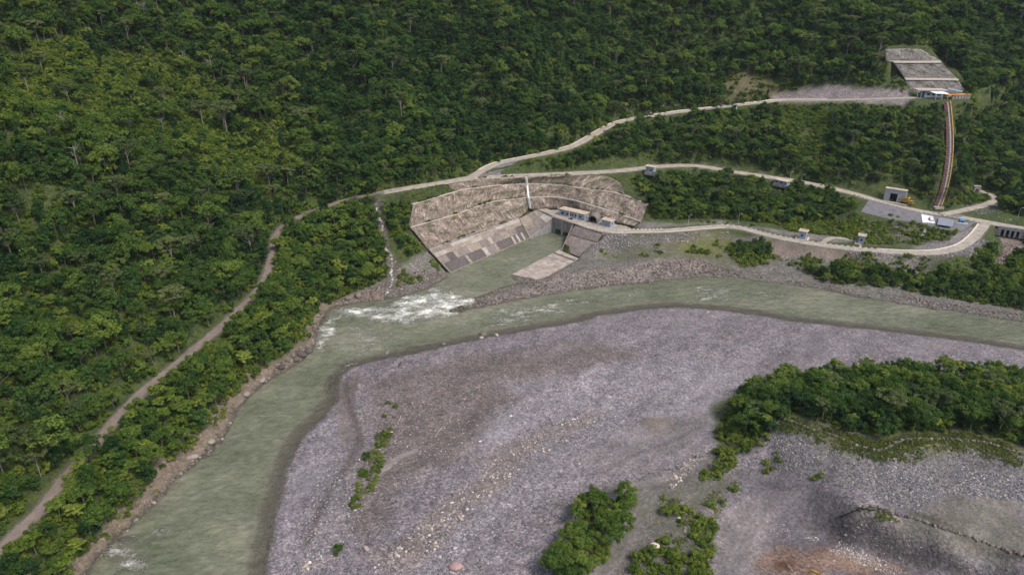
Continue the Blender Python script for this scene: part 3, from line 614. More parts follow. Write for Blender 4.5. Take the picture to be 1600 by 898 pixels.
for px, soft, amt in (([(520, 478), (600, 472), (690, 445), (720, 462), (740, 480), (700, 498), (620, 510), (560, 500), (510, 505)], 7, .92),
                      ([(620, 462), (690, 452), (760, 470), (700, 496), (600, 500)], 6, 1.05),
                      ([(495, 505), (515, 490), (530, 515), (505, 560), (490, 550)], 5, .95), ([(540, 500), (620, 510), (630, 555), (560, 562), (520, 550)], 9, .76),
                      ([(740, 490), (820, 470), (910, 462), (920, 480), (830, 510), (760, 515)], 7, .78), ([(1070, 445), (1150, 445), (1150, 470), (1080, 475)], 6, .76), ([(690, 500), (780, 490), (760, 525), (690, 530)], 9, .60),
                      ([(165, 850), (200, 835), (250, 850), (250, 898), (180, 900)], 6, .95), ([(870, 350), (900, 360), (875, 385), (850, 380)], 4, .30), ([(330, 690), (345, 680), (350, 695), (335, 705)], 2, .5), ([(900, 455), (1060, 442), (1060, 470), (900, 485)], 9, .60), ([(1150, 445), (1260, 455), (1250, 485), (1150, 475)], 9, .58), ([(200, 840), (330, 760), (330, 800), (230, 880)], 9, .60), ([(500, 560), (600, 540), (540, 600), (480, 640)], 9, .58), ([(1300, 470), (1500, 495), (1500, 515), (1300, 495)], 9, .46)):
    foam = np.maximum(foam, amt * wmask(px, soft))
edge = (1 - sstep(.0, .8, -MZ[used])); foam = np.maximum(foam, .28 * edge * (wx < P(740, 470, 0)[0]) * (wy > 250))
rap = np.clip(foam * 1.1, 0, 1)
wz = fbm(wx, wy, 5.5, 41, 3) * (.10 + 1.2 * rap) + fbm(wx, wy, 16, 45, 2) * .15
WV = np.stack([wx, wy, wz], -1); WF = np.stack([remap[:-1, :-1], remap[:-1, 1:], remap[1:, 1:], remap[1:, :-1]], -1)[kq]
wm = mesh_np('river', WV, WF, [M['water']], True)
for nm, ar in (('foam', foam), ('depth', np.clip(-MZ[used], 0, 3))): wm.attributes.new(nm, 'FLOAT', 'POINT').data.foreach_set('value', ar.astype(np.float32))
wm.attributes.new('flow', 'FLOAT_VECTOR', 'POINT').data.foreach_set('vector', np.stack([wx, wy, 0 * wx], -1).astype(np.float32).ravel())
river = tag(link('river', wm), kind='structure')

# ------------------------------------------------------------------ roads
def ribbon(name, ln, w, mat, th=.5, dz=0.0):
    t = np.gradient(ln[:, :2], axis=0); t /= np.linalg.norm(t, axis=1)[:, None]; n = np.c_[t[:, 1], -t[:, 0], 0 * t[:, 0]]; N = len(ln)
    wv = w / 2 * (1 + 0.05 * np.sin(np.arange(N) * 1.3))[:, None]
    up = ln + np.array([0, 0, dz]); lo = up - np.array([0, 0, th])
    V = np.vstack([up + n * wv, up - n * wv, lo - n * (wv + .25), lo + n * (wv + .25)])
    F = []
    for i in range(N - 1):
        for a, b in ((0, 1), (1, 2), (2, 3), (3, 0)): F.append((a * N + i, a * N + i + 1, b * N + i + 1, b * N + i)[::-1])
    return tag(link(name, mesh_np(name, V, F, [mat])), kind='structure')
rt = ribbon('dirt_track', ROADS['track'][0], ROADS['track'][1], M['track'], dz=-.02)
rm = ribbon('concrete_road', ROADS['main'][0], ROADS['main'][1], M['road'], dz=0)
ru = ribbon('hillside_road', ROADS['up'][0], ROADS['up'][1], M['road'], dz=.03)
rl = ribbon('riverside_road', ROADS['low'][0], ROADS['low'][1], M['road'], dz=.02)
rs = ribbon('spur_road', ROADS['spur'][0], ROADS['spur'][1], M['road'], dz=.05)
rp = ribbon('loop_path', ROADS['loop'][0], ROADS['loop'][1], M['road'], dz=.06)
KB = MB().box(-.62, .62, -.16, .16, 0, .42).mesh('kerb_block', M['kerb'])
def kerb_row(parent, ln, off, a, b, step=2.3):
    seg = np.linalg.norm(np.diff(ln, axis=0), axis=1); s = np.r_[0, np.cumsum(seg)]; q = np.arange(s[-1] * a, s[-1] * b, step)
    p = np.stack([np.interp(q, s, ln[:, k]) for k in range(3)], -1); t = np.gradient(p, axis=0)
    for i in range(len(q)):
        ang = math.atan2(t[i, 1], t[i, 0]); k = link('kerb_block', KB, parent); k.location = p[i] + np.array([-math.sin(ang) * off, math.cos(ang) * off, .02]); k.rotation_euler[2] = ang
kerb_row(rl, ROADS['low'][0], 2.45, .06, .30); kerb_row(rl, ROADS['low'][0], 2.45, .42, .70, 3.0)
kerb_row(rl, ROADS['low'][0], -2.45, .12, .22)
kerb_row(rm, ROADS['main'][0], -3.05, .66, .80, 2.6)

def edge_beam(ln, off, a, b, w, h, name, parent):
    N = len(ln); i0, i1 = int(N * a), int(N * b); l = ln[i0:i1]; t = np.gradient(l[:, :2], axis=0); t /= np.linalg.norm(t, axis=1)[:, None]; n = np.c_[-t[:, 1], t[:, 0], 0 * t[:, 0]]
    m = MB(); N = len(l); pr = [l + n * (off - w / 2), l + n * (off + w / 2)]
    V = np.vstack([pr[0] + [0, 0, h], pr[1] + [0, 0, h], pr[1] - [0, 0, .3], pr[0] - [0, 0, .3]]); Fq = []
    for i in range(N - 1):
        for p, q in ((0, 1), (1, 2), (2, 3), (3, 0)): Fq.append((p * N + i, p * N + i + 1, q * N + i + 1, q * N + i))
    m.add(V, Fq); return m.build(name, M['kerb'], parent)
edge_beam(ROADS['low'][0], 2.7, .70, .985, .7, .35, 'kerb', rl)
edge_beam(ROADS['low'][0], -2.55, .20, .42, .3, .3, 'kerb', rl)
edge_beam(ROADS['up'][0], 2.6, .05, .45, .45, .4, 'kerb', ru)
edge_beam(ROADS['up'][0], 2.6, .45, .85, 1.4, .5, 'kerb', ru)
pk = MB().prism(PARKING + np.array([0, 0, -.02]), (0, 0, -.6)).build('parking_lot', M['asphalt']); tag(pk, kind='structure')
isl = [G(*p) + np.array([0, 0, .12]) for p in ((762, 272), (768, 263), (790, 255), (815, 250), (800, 259), (783, 268), (782, 273))]
tag(MB().prism(isl, (0, 0, -.8)).build('junction_pavement', M['asphalt']), kind='structure')

# ------------------------------------------------------------------ benched cut slope
def resample(l, n):
    l = np.asarray(l); s = np.r_[0, np.cumsum(np.linalg.norm(np.diff(l, axis=0), axis=1))]; q = np.linspace(0, s[-1], n); return np.stack([np.interp(q, s, l[:, k]) for k in range(3)], -1), s[-1]
def back(l, d):
    t = np.gradient(l[:, :2], axis=0); t /= np.linalg.norm(t, axis=1)[:, None]; return l + np.c_[-t[:, 1], t[:, 0], 0 * t[:, 0]] * d
def loft(name, A, B, mat, parent, amp=1.1, cell=.8, seed=0, thick=.8):
    n = int(max(resample(A, 2)[1], resample(B, 2)[1]) / cell) + 2; a, L = resample(A, n); b, _ = resample(B, n); m = max(4, int(np.linalg.norm(b - a, axis=1).mean() / cell))
    U, T = np.meshgrid(np.linspace(0, L, n), np.linspace(0, 1, m)); Pp = a[None] * (1 - T[..., None]) + b[None] * T[..., None]
    nrm = np.cross(np.gradient(Pp, axis=1), np.gradient(Pp, axis=0)); nrm /= np.linalg.norm(nrm, axis=2)[..., None] + 1e-9
    H = np.linalg.norm(b - a, axis=1).mean(); dsp = (fbm(U, T * H * .25, 3.0, seed, 4) * 1.6 + fbm(U, T * H, 9, seed + 5, 3)) * amp
    dsp = dsp * np.minimum(1, np.minimum(T, 1 - T) * 6)
    Pp = Pp + nrm * dsp[..., None]; bk = Pp - nrm * thick - np.array([0, 0, .1]); ix = np.arange(n * m).reshape(m, n)
    F = np.stack([ix[:-1, :-1], ix[:-1, 1:], ix[1:, 1:], ix[1:, :-1]], -1).reshape(-1, 4)
    me = mesh_np(name, Pp.reshape(-1, 3), F, [mat], True)
    uv = me.uv_layers.new(name='UVMap'); lp = F.ravel(); uv.data.foreach_set('uv', np.stack([U.ravel()[lp], (T * H).ravel()[lp]], -1).astype(np.float32).ravel())
    o = link(name, me, parent); sm = o.modifiers.new('skin', 'SOLIDIFY'); sm.thickness = thick; sm.offset = -1 if nrm[..., 2].mean() > 0 else 1
    return o
cut = empty('benched_cut_slope', P(760, 330, 15), 0, 'streaked beige shotcrete cut slope in three benches above the outlet channel', 'retaining slope')
loc0 = np.array(cut.location)
def rel(l): return np.asarray(l) - loc0
at_, b1_, b2_, yd_ = (smooth_line(PL(l), 1.5) for l in (APRON_TOP, BENCH1, BENCH2, YARD))
iB1 = np.argmin(np.linalg.norm(b1_ - P(826, 309.5, 17.5), axis=1))
BW = 1.7
loft('slope_face', rel(back(smooth_line(PL(APRON_TOP[:3] + [(828, 328, 10.4)]), 1.5), 1.2)), rel(b1_[:iB1 + 1]), M['shot'], cut, seed=3)
loft('slope_face', rel(yd_), rel(b1_[iB1:]), M['shot'], cut, seed=8)
loft('slope_face', rel(back(b1_, BW)), rel(b2_), M['shot'], cut, seed=14)
top3 = smooth_line(PL([(700, 289, 32), (740, 281, 31.4), (800, 278, 29.4), (880, 275, 28.6), (935, 274, 28.6), (962, 281, 27.2), (972, 292, 24.5), (974, 303, 21.6)]), 1.5)
b2p = b2_[np.argmin(np.linalg.norm(b2_ - P(715, 300, 27.9), axis=1)):np.argmin(np.linalg.norm(b2_ - P(968, 303.5, 20.9), axis=1)) + 1]
loft('slope_face', rel(back(b2p, BW)), rel(top3), M['shot'], cut, seed=22)
def bench(name, l, w, parent):
    e = back(l, w + .3); N = len(l); V = np.vstack([l, e, e - [0, 0, .7], l - [0, 0, .7]]); Fq = []
    for i in range(N - 1):
        for p, q in ((0, 1), (1, 2), (2, 3), (3, 0)): Fq.append((p * N + i, p * N + i + 1, q * N + i + 1, q * N + i))
    MB().add(rel(V) + [0, 0, .12], Fq).build(name, M['bench'], parent)
bench('bench', b1_, BW, cut); bench('bench', b2_, BW, cut)
bench('bench', back(smooth_line(PL(APRON_TOP[:3]), 1.5), .0), 1.2, cut)
for i, l in enumerate((b1_[::1], b2_[::1])):      # white run-off channel edge along each bench
    e = back(l, .1)[::3]; m = MB(); m.tube([Vector(p) - cut.location + Vector((0, 0, .22)) for p in e], .16, 4); m.build('gutter', M['kerb'], cut)
dr = empty('drain_chute', P(828, 327, 10.6), 0, 'white stepped drain chute running down the cut slope to the apron landing', 'drain')
q = [P(822, 277.5, 29.6), P(824, 290, 24.3), P(826, 309.5, 17.9), P(828.5, 326, 10.9)]; q = [Vector(p) - dr.location + Vector((0, -.7, .45)) for p in q]
M['white'] = mat_plain('white_paint', (.72, .71, .68), .08, 1.2, .6)
m = MB()
for a, b in zip(q[:-1], q[1:]): m.bar(a, b, .75, .25)
m.build('channel_floor', M['white'], dr)
for sx in (-.45, .45):
    m = MB()
    for a, b in zip(q[:-1], q[1:]): m.bar(a + Vector((sx, 0, .2)), b + Vector((sx, 0, .2)), .16, .5)
    m.build('side_wall', M['white'], dr)

# ------------------------------------------------------------------ paved apron, outlet structure, slabs
apr = empty('channel_apron', P(766, 400, 0), 0, 'sloping apron of patchwork concrete panels beside the outlet channel', 'apron'); al = np.array(apr.location)
bot = PL([(704, 427, -.3), (828, 373, -.3)]); topl = PL([(672, 391, 9.0), (811, 341.5, 9.8)])
def apoint(u, v): return (bot[0] * (1 - u) + bot[1] * u) * (1 - v) + (topl[0] * (1 - u) + topl[1] * u) * v
def panel(parent, quad, mat, gap=.06, th=.45, name='concrete_panel', lift=0.0, base=None):
    c = np.mean(quad, axis=0); q = [p + (c - p) / np.linalg.norm(c - p) * gap for p in quad]; nrm = np.cross(q[1] - q[0], q[3] - q[0]); nrm /= np.linalg.norm(nrm); nrm = nrm if nrm[2] > 0 else -nrm
    o = np.array(parent.location); return MB().prism([p + nrm * lift - o for p in q], -nrm * th).build(name, M[mat], parent)
rows = [(0, .40, [(0, .24, 'con_dark'), (.24, .27, 'con_beige'), (.27, .44, 'con_dark'), (.44, .49, 'con_light'), (.49, .58, 'con_mid'), (.58, .61, 'con_beige'), (.61, .80, 'con_dark'), (.80, .825, 'con_light'), (.825, .86, 'con_dark'), (.86, .885, 'con_light'), (.885, .93, 'con_dark'), (.93, .95, 'con_light'), (.95, 1, 'con_dark')]),
        (.40, .70, [(0, .09, 'con_mid'), (.09, .17, 'con_dark'), (.17, .21, 'con_beige'), (.21, .32, 'con_mid'), (.32, .35, 'con_light'), (.35, .46, 'con_beige'), (.46, .56, 'con_mid'), (.56, .60, 'con_light'), (.60, .72, 'con_mid'), (.72, .80, 'con_beige'), (.80, .90, 'con_mid'), (.90, 1, 'con_dark')]),
        (.70, .86, [(0, .12, 'con_light'), (.12, .26, 'con_beige'), (.26, .40, 'con_beige'), (.40, .52, 'con_light'), (.52, .66, 'con_beige'), (.66, .8, 'con_mid'), (.8, 1, 'con_beige')]),
        (.86, 1, [(0, .2, 'con_mid'), (.2, .45, 'con_light'), (.45, .7, 'con_beige'), (.7, 1, 'con_light')])]
for v0, v1, cs in rows:
    for u0, u1, mt in cs:
        panel(apr, [apoint(u0, v0), apoint(u1, v0), apoint(u1, v1), apoint(u0, v1)], mt, lift=random.uniform(0, .05))
wq = PL([(828, 373, -.3), (863, 340, 9.9), (838, 327.5, 10.2), (811, 341.5, 9.8)])
def wpoint(u, v): return (wq[0] * (1 - u) + wq[1] * u) * (1 - v) + (wq[3] * (1 - u) + wq[2] * u) * v
for (u0, u1, v0, v1, mt) in ((0, .45, 0, .5, 'con_mid'), (0, .45, .5, 1, 'con_beige'), (.45, .75, 0, .5, 'con_mid'), (.45, .75, .5, 1, 'con_mid'), (.75, 1, 0, .5, 'con_light'), (.75, 1, .5, 1, 'con_beige')):
    panel(apr, [wpoint(u0, v0), wpoint(u1, v0), wpoint(u1, v1), wpoint(u0, v1)], mt, lift=random.uniform(0, .05))
MB().bar(bot[0] - al + [0, 0, .42], bot[1] - al + [0, 0, .42], .5, .6).build('toe_beam', M['con_beige'], apr)
MB().bar(bot[0] - al + [-.2, 0, .5], topl[0] - al + [-.3, 0, .3], .6, .7).build('edge_beam', M['con_beige'], apr)
MB().bar(bot[1] - al + [0, 0, .4], wq[3] - al + [0, 0, .3], .4, .5).build('edge_beam', M['con_beige'], apr)

gl, gr_ = np.array([26.0, 402.5, 0]), np.array([35.8, 392.5, 0]); gd = (gr_ - gl) / np.linalg.norm(gr_ - gl); gn = np.array([-gd[1], gd[0], 0]); gn = gn if gn[1] > 0 else -gn   # gn points inland
gw = float(np.linalg.norm(gr_ - gl)); GZ = 10.3
out_ = empty('outlet_gate', gl, math.atan2(gd[1], gd[0]), 'grey concrete tailrace outlet with two gate bays under the deck road', 'outlet')
def ob(name, x0, x1, y0, y1, z0, z1, mat): return MB().box(x0, x1, y0, y1, z0, z1).build(name, M[mat], out_)
ob('gate_pier', gw / 2 - .7, gw / 2 + .7, -1.0, 7, -2.5, 9.3, 'con_light')
ob('abutment', -1.4, .5, -.3, 7, -2.5, 9.5, 'con_grey'); ob('abutment', gw - .5, gw + 1.4, -.3, 7, -2.5, 9.5, 'con_grey')
ob('gate_panel', .52, gw / 2 - .72, .25, .8, 2.7, 9.45, 'con_light'); ob('gate_panel', gw / 2 + .72, gw - .52, .25, .8, 2.4, 9.45, 'con_light')
for x in (1.9, 3.4): ob('gate_rib', x, x + .15, .12, .26, 2.8, 9.3, 'con_grey'); ob('gate_rib', x + gw / 2 + .2, x + gw / 2 + .35, .12, .26, 2.5, 9.3, 'con_grey')
M['black'] = mat_plain('shade_black', (.008, .008, .009), .1)  # near-black paint for plates that stand in for shade inside openings
ob('back_wall', -1.3, gw + 1.3, 7, 7.5, -2.5, 9.4, 'con_dark')
ob('deck_slab', -1.6, gw + 1.6, -.75, 7.6, 9.52, 10.12, 'con_light')
# wing wall on the left of the gate: a triangle falling to the water
wl = [np.array([26, 402.5, -2.5]), np.array([26, 402.5, 9.7]), P(828, 373, .2), P(828, 373, -2.5)]
wl = [wl[0] - gd * 1.4, wl[1] - gd * 1.4, wl[2], wl[3]]
R_ = Matrix.Rotation(-out_.rotation_euler[2], 3, 'Z')
def tol(p): return np.array(R_ @ Vector(np.asarray(p) - gl))
thv = np.array([-.75, .6, 0]) * .9
MB().prism([tol(p) for p in wl], tol(thv + gl)).build('wing_wall', M['con_grey'], out_)
# right wing: two sloping panels
pt = PL([(898, 352.5, 10.1), (941, 366, 9.6), (932, 378, 5.8), (890, 366, 5.6)])
panel(out_, [tol(p) + gl for p in pt], 'con_mid', .02, .8, 'wing_panel')
pt2 = PL([(890, 367, 5.4), (932, 379, 5.6), (907, 402, .3), (876, 389, .1)])
panel(out_, [tol(p) + gl for p in pt2], 'con_mid', .02, .8, 'wing_panel')
# filler wall from the gate to the right wing
fw = [gr_ + gd * 1.2 + [0, 0, -2.5], gr_ + gd * 1.2 + [0, 0, 9.5], P(893, 354, 9.4), P(877, 390, .0), P(877, 390, -2.5)]
MB().prism([tol(p) for p in fw], tol(np.array([.6, .5, 0]) + gl)).build('wing_wall', M['con_mid'], out_)
sl = PL([(873, 390.5, 1.2), (904, 403.5, 1.3), (856, 431, 1.1), (836, 436, 1.0), (800, 428.5, .9)])
slab = MB(); slab.prism(sl - sl[0], (0, 0, -2.4)); so = slab.build('concrete_slab', M['con_beige']); so.location = sl[0]
so.data.materials[0] = mat_concrete('stained_slab_concrete', (.40, .335, .28), .55, False)
tag(so, 'flat pale concrete slab jutting beside the outlet channel, stained brown', 'slab')
for t0, t1 in ((.10, .20), (.30, .40)):      # dark stained joints across the slab
    a = sl[0] * (1 - t0) + sl[4] * t0; b = sl[1] * (1 - t0) + sl[2] * t0; c = sl[1] * (1 - t1 * .8) + sl[2] * t1 * .8; d = sl[0] * (1 - t1 * .7) + sl[4] * t1 * .7
    MB().prism([np.array(p) - sl[0] + [0, 0, .05] for p in (a, b, c, d)], (0, 0, -.06)).build('worn_strip', M['con_dark' if t0 < .2 else 'con_mid'], so)

# ------------------------------------------------------------------ buildings and equipment
M['blue_wall'] = mat_plain('blue_grey_paint', (.29, .33, .385), .10, .9, .7)
M['tan_roof'] = mat_plain('tan_roof_slab', (.46, .36, .26), .2, .5, .9)
M['glass'] = mat_plain('dark_window_glass', (.025, .03, .04), .2, 1, .15)
M['grey_roof'] = mat_plain('grey_blue_sheet', (.235, .255, .29), .12, .7, .5)
M['block'] = mat_plain('grey_block', (.335, .335, .35), .12, 1.0, .85)
M['yellow'] = mat_plain('yellow_machine_paint', (.44, .24, .03), .35, 1.2, .6)
M['red'] = mat_plain('faded_red_paint', (.165, .052, .045), .45, .8, .85)
M['orange'] = mat_plain('orange_paint', (.62, .25, .05), .2, .8, .6)
M['rubber'] = mat_plain('tyre_rubber', (.02, .02, .02), .2, 3, .9)
M['steel'] = mat_plain('galvanised_steel', (.42, .43, .44), .15, 1.5, .5)
M['blue'] = mat_plain('blue_paint', (.10, .22, .46), .15, 1.5, .5)
M['green'] = mat_plain('green_cloth', (.08, .35, .10), .15, 2, .8)
M['wood'] = mat_plain('bleached_wood', (.42, .34, .26), .25, 2.0, .9)
M['wood_dark'] = mat_plain('wet_dark_wood', (.035, .028, .024), .3, 2.0, .9)
KEEP = []
def frame(a, b, name, label, cat, group=None):
    """Empty at a, local x towards b, local y inland"""
    a, b = np.asarray(a), np.asarray(b); d = b - a
    return empty(name, a, math.atan2(d[1], d[0]), label, cat, group), float(np.hypot(d[0], d[1]))
def bx(o, name, x0, x1, y0, y1, z0, z1, mat): return MB().box(x0, x1, y0, y1, z0, z1).build(name, M[mat], o)
def window(o, x, z, w, h, y=0.0):
    f = bx(o, 'window', x, x + w, y - .05, y + .06, z, z + h, 'block'); MB().box(x + .1, x + w - .1, y - .08, y - .04, z + .1, z + h - .1).build('pane', M['glass'], f)
def swindow(o, L, y, z, w, h):
    f = bx(o, 'window', L - .05, L + .06, y, y + w, z, z + h, 'block'); MB().box(L + .05, L + .09, y + .1, y + w - .1, z + .1, z + h - .1).build('pane', M['glass'], f)
def hut(px0, px1, z, dep, h, name, label, over=.35, parapet=True, win=(), door=None, side=True, cat='hut', pad=1.2, wall='blue_wall', roof='tan_roof'):
    o, L = frame(P(*px0, z), P(*px1, z), name, label, cat); KEEP.append((o.location[0] + L * .4, o.location[1] + dep / 2, max(L, dep) * .6 + .5))
    bx(o, 'wall', 0, L, 0, dep, -1.2, h, wall); r = bx(o, 'roof', -over, L + over, -over, dep + over, h, h + .28, roof)
    if parapet:
        for q in ((-over, L + over, -over, -over + .22), (-over, L + over, dep + over - .22, dep + over)): MB().box(q[0], q[1], q[2], q[3], h + .28, h + .6).build('parapet', M['kerb'], r)
        for q in ((-over, -over + .22), (L + over - .22, L + over)): MB().box(q[0], q[1], -over + .23, dep + over - .23, h + .28, h + .597).build('parapet', M['kerb'], r)
    for x, zz, w, hh in win: window(o, x * L, zz, w, hh)
    if door is not None: d = bx(o, 'door', door * L, door * L + 1.0, -.07, .05, 0, 2.2, 'grey_roof'); MB().box(door * L + .8, door * L + .9, -.12, -.07, 1.0, 1.1).build('handle', M['steel'], d)
    if side: swindow(o, L, dep * .35, 1.2, 1.0, 1.1)
    if pad: bx(o, 'plinth', -pad, L + pad, -pad, dep + pad, -1.5, .08, 'con_light')
    return o, L

# control building on the gate deck
o, L = hut((874, 336.5), (913, 345.5), 10.2, 5.0, 4.1, 'control_building', 'long blue-grey control building with flat tan roof above the outlet gate', .45, False,
           [(.07, 1.3, 2.2, 1.5), (.27, 1.3, 1.6, 1.5), (.42, 1.6, 1.0, 1.2), (.5, 1.6, 1.0, 1.2), (.62, 1.5, 1.8, 1.4), (.78, 1.6, 1.8, 1.2)], .9, True, 'building', 0)
bx(o, 'veranda_floor', -.6, L + .8, -2.0, .02, -.4, .12, 'road')
for k in range(8): bx(o, 'roof_rib', L * (k + .5) / 8, L * (k + .5) / 8 + .2, -.4, 5.4, 4.38, 4.48, 'tan_roof')
hut((940, 352), (953.5, 355.5), 10.2, 4.2, 3.4, 'equipment_hut', 'small square blue-grey hut beside the tunnel mouth on the gate yard', .4, True, [], .45)
hut((1008.5, 269), (1021, 271), 29.3, 4.0, 3.6, 'roadside_hut', 'small blue-grey hut with tan roof beside the upper concrete road', .45, True, [(.55, 1.2, 1.2, 1.2)], .1, pad=.5)
hut((1209, 286.5), (1229, 291), 24.2, 4.0, 2.6, 'roadside_hut', 'low grey-blue hut half hidden by trees below the upper concrete road', .5, False, [(.1, .9, 1.4, 1.1), (.5, .9, 1.4, 1.1)], .8, pad=.5)
for a, b, lb, dr in (((1247.5, 372.5), (1258, 374.5), 'blue-grey valve hut on the riverside road without a ramp, nearer the outlet', .55), ((1340, 380), (1349.5, 381.5), 'blue-grey valve hut with a short ramp to the riverside road, beside the loop path', .5)):
    o, L = hut(a, b, 11.1, 3.4, 4.2, 'valve_hut', lb, .55, True, [(.3, 1.5, 1.2, 1.3)], None, True, pad=1.6)
    bx(o, 'ramp', L * .35, L * .35 + 1.2, -6.0, -1.6, -1.0, .06, 'road')
    for sx in (-1.3, L + 1.1): bx(o, 'guard_rail', sx, sx + .12, -1.4, 3.0, .1, .9, 'kerb')

# portal building of the tunnel
pa, pb = P(1380, 311.3, 19.0), P(1412.5, 318.5, 18.2); pb[2] = pa[2] = 18.5
o, L = frame(pa, pb, 'tunnel_portal_building', 'grey block portal building with a dark square gateway by the parking lot', 'portal'); KEEP.append((o.location[0] + L / 2, o.location[1] + 2, 8))
hh = 7.3
bx(o, 'wall', 0, L * .27, 0, 3.2, -1, hh, 'block'); bx(o, 'wall', L * .63, L, 0, 3.2, -1, hh, 'block'); bx(o, 'lintel', L * .27, L * .63, .02, 3.18, 5.0, hh - .003, 'block')
bx(o, 'gateway', L * .272, L * .628, 2.4, 3.0, -.5, 4.98, 'black'); bx(o, 'roof', -.2, L + .2, -.2, 3.4, hh + .002, hh + .45, 'tan_roof')  # the gateway box is a black plate painting in the shade within
for k in range(6):
    zc = .9 + k * 1.05
    for x0, x1 in ((.02, L * .265), (L * .635, L - .02)): bx(o, 'course', x0, x1, -.05, -.003, zc, zc + .62, 'block')
for k in range(2): bx(o, 'course', L * .275, L * .625, -.05, .015, 5.3 + k * 1.0, 5.9 + k * 1.0, 'block')
bx(o, 'gate_post', L * .255, L * .275, -.12, .3, -.3, 5.2, 'steel'); bx(o, 'gate_post', L * .625, L * .645, -.12, .3, -.3, 5.2, 'steel')
bx(o, 'forecourt', -1, L + 2, -3.2, -.06, -1.0, .02, 'road')

# small portal at the head of the spur
_z = float(ROADS['spur'][0][-1][2]) + .1; pa, pb = P(1521, 302, _z), P(1529.5, 302.5, _z)
o, L = frame(pa, pb, 'small_portal', 'small pale concrete portal with dark doorway at the end of the spur road', 'portal'); KEEP.append((o.location[0] + L / 2, o.location[1] + 1, 4))
bx(o, 'wall', -.3, L * .25, 0, 2.2, -1, 4.3, 'con_light'); bx(o, 'wall', L * .72, L + .3, 0, 2.2, -1, 4.3, 'con_light'); bx(o, 'lintel', L * .25, L * .72, .01, 2.19, 2.9, 4.297, 'con_light'); bx(o, 'doorway', L * .252, L * .718, 1.6, 2.0, -.5, 2.9, 'black'); bx(o, 'mullion', L * .46, L * .5, .3, .5, 0, 2.9, 'steel'); bx(o, 'cornice', -.45, L + .45, -.12, 2.3, 4.302, 4.6, 'con_light')  # black plate behind the doorway paints its inner shade

# shed roof, white slab and its neighbours on the parking lot
q = [P(*p) for p in ((1467, 339.5, 17.6), (1491, 344.5, 17.4), (1488, 354, 17.2), (1464.5, 350.5, 17.4))]; cz = np.mean(q, axis=0)
o = empty('open_shed', (cz[0], cz[1], 15.6), 0, 'open shed with flat grey-blue sheet roof at the parking lot edge', 'shed'); ol = np.array(o.location)
r = MB().prism([p - ol for p in q], (0, 0, -.16)).build('roof', M['grey_roof'], o)
for k in range(1, 7):
    t = k / 7; MB().bar(q[0] * (1 - t) + q[1] * t - ol + [0, 0, .05], q[3] * (1 - t) + q[2] * t - ol + [0, 0, .05], .12, .1).build('roof_seam', M['grey_roof'], r)
for p in q: c = p + (cz - p) * .06 - ol; MB().box(c[0] - .12, c[0] + .12, c[1] - .12, c[1] + .12, -.6, c[2] - .15).build('post', M['steel'], o)
KEEP.append((cz[0], cz[1], 6))
q = [P(*p) for p in ((1439.5, 334.5, 17.25), (1457, 338, 16.95), (1461, 348.5, 16.6), (1441.5, 347, 16.9))]; qo = q[0].copy()
so2 = MB().prism([p - qo for p in q], (0, 0, -.5)).build('white_slab', M['white']); so2.location = qo; tag(so2, 'bright white concrete slab laid on the asphalt lot', 'slab')
def vehicle(name, label, p, rz, L, W, body, cab, bed=True, z0=.45, cat='truck'):
    o = empty(name, p, rz, label, cat)
    m = MB(); m.box(-L / 2, L / 2, -W / 2, W / 2, z0, z0 + .55); m.build('body', M[body], o)
    c = MB(); a, b_ = (-.05 * L, .30 * L); h0, h1 = z0 + .55, z0 + 1.3
    c.add([(a, -W / 2 + .03, h0), (b_, -W / 2 + .03, h0), (b_, W / 2 - .03, h0), (a, W / 2 - .03, h0), (a + .2, -W / 2 + .2, h1), (b_ - .55, -W / 2 + .2, h1), (b_ - .55, W / 2 - .2, h1), (a + .2, W / 2 - .2, h1)], [(3, 2, 1, 0), (4, 5, 6, 7), (0, 1, 5, 4), (1, 2, 6, 5), (2, 3, 7, 6), (3, 0, 4, 7)])
    cb = c.build('cab', M[cab], o); MB().add([(b_ - .02, -W / 2 + .16, h0 + .08), (b_ - .02, W / 2 - .16, h0 + .08), (b_ - .5, W / 2 - .26, h1 - .06), (b_ - .5, -W / 2 + .26, h1 - .06)], [(0, 1, 2, 3)]).build('windscreen', M['glass'], cb)
    if bed:
        for s in (-1, 1): MB().box(-L / 2 + .05, a - .05, s * (W / 2 - .06) - .04, s * (W / 2 - .06) + .04, z0 + .55, z0 + .95).build('bed_side', M[body], o)
    for sx in (-.32, .33):
        for sy in (-1, 1): MB().tube([(L * sx, sy * (W / 2 - .18), .36), (L * sx, sy * (W / 2 + .04), .36)], .37, 10).build('wheel', M['rubber'], o)
    return o
vehicle('pickup_truck', 'white pickup truck parked at the corner of the white slab', P(1455, 343.5, 16.75), math.radians(70), 5.0, 1.9, 'white', 'white')
o = empty('blue_tank', P(1503, 348.5, 15.6), math.radians(-14), 'blue covered tank on a white frame beside the road junction', 'tank')
m = MB(); m.tube([(-1.4, .6, 1.5), (-1.25, .6, 1.5), (1.25, .6, 1.5), (1.4, .6, 1.5)], .95, 12); m.build('tank_body', M['blue'], o)
for s in (-1, 1): MB().box(s * 1.1 - .12, s * 1.1 + .12, -.3, 1.5, -.3, .75).build('saddle', M['white'], o)
bx(o, 'frame', -3.0, 2.6, -1.5, -1.2, -.2, .45, 'white'); bx(o, 'frame', -3.0, -2.7, -1.19, 1.3, -.2, .45, 'white'); bx(o, 'base', -2.6, 2.4, -1.15, 1.6, -.4, .1, 'con_light')

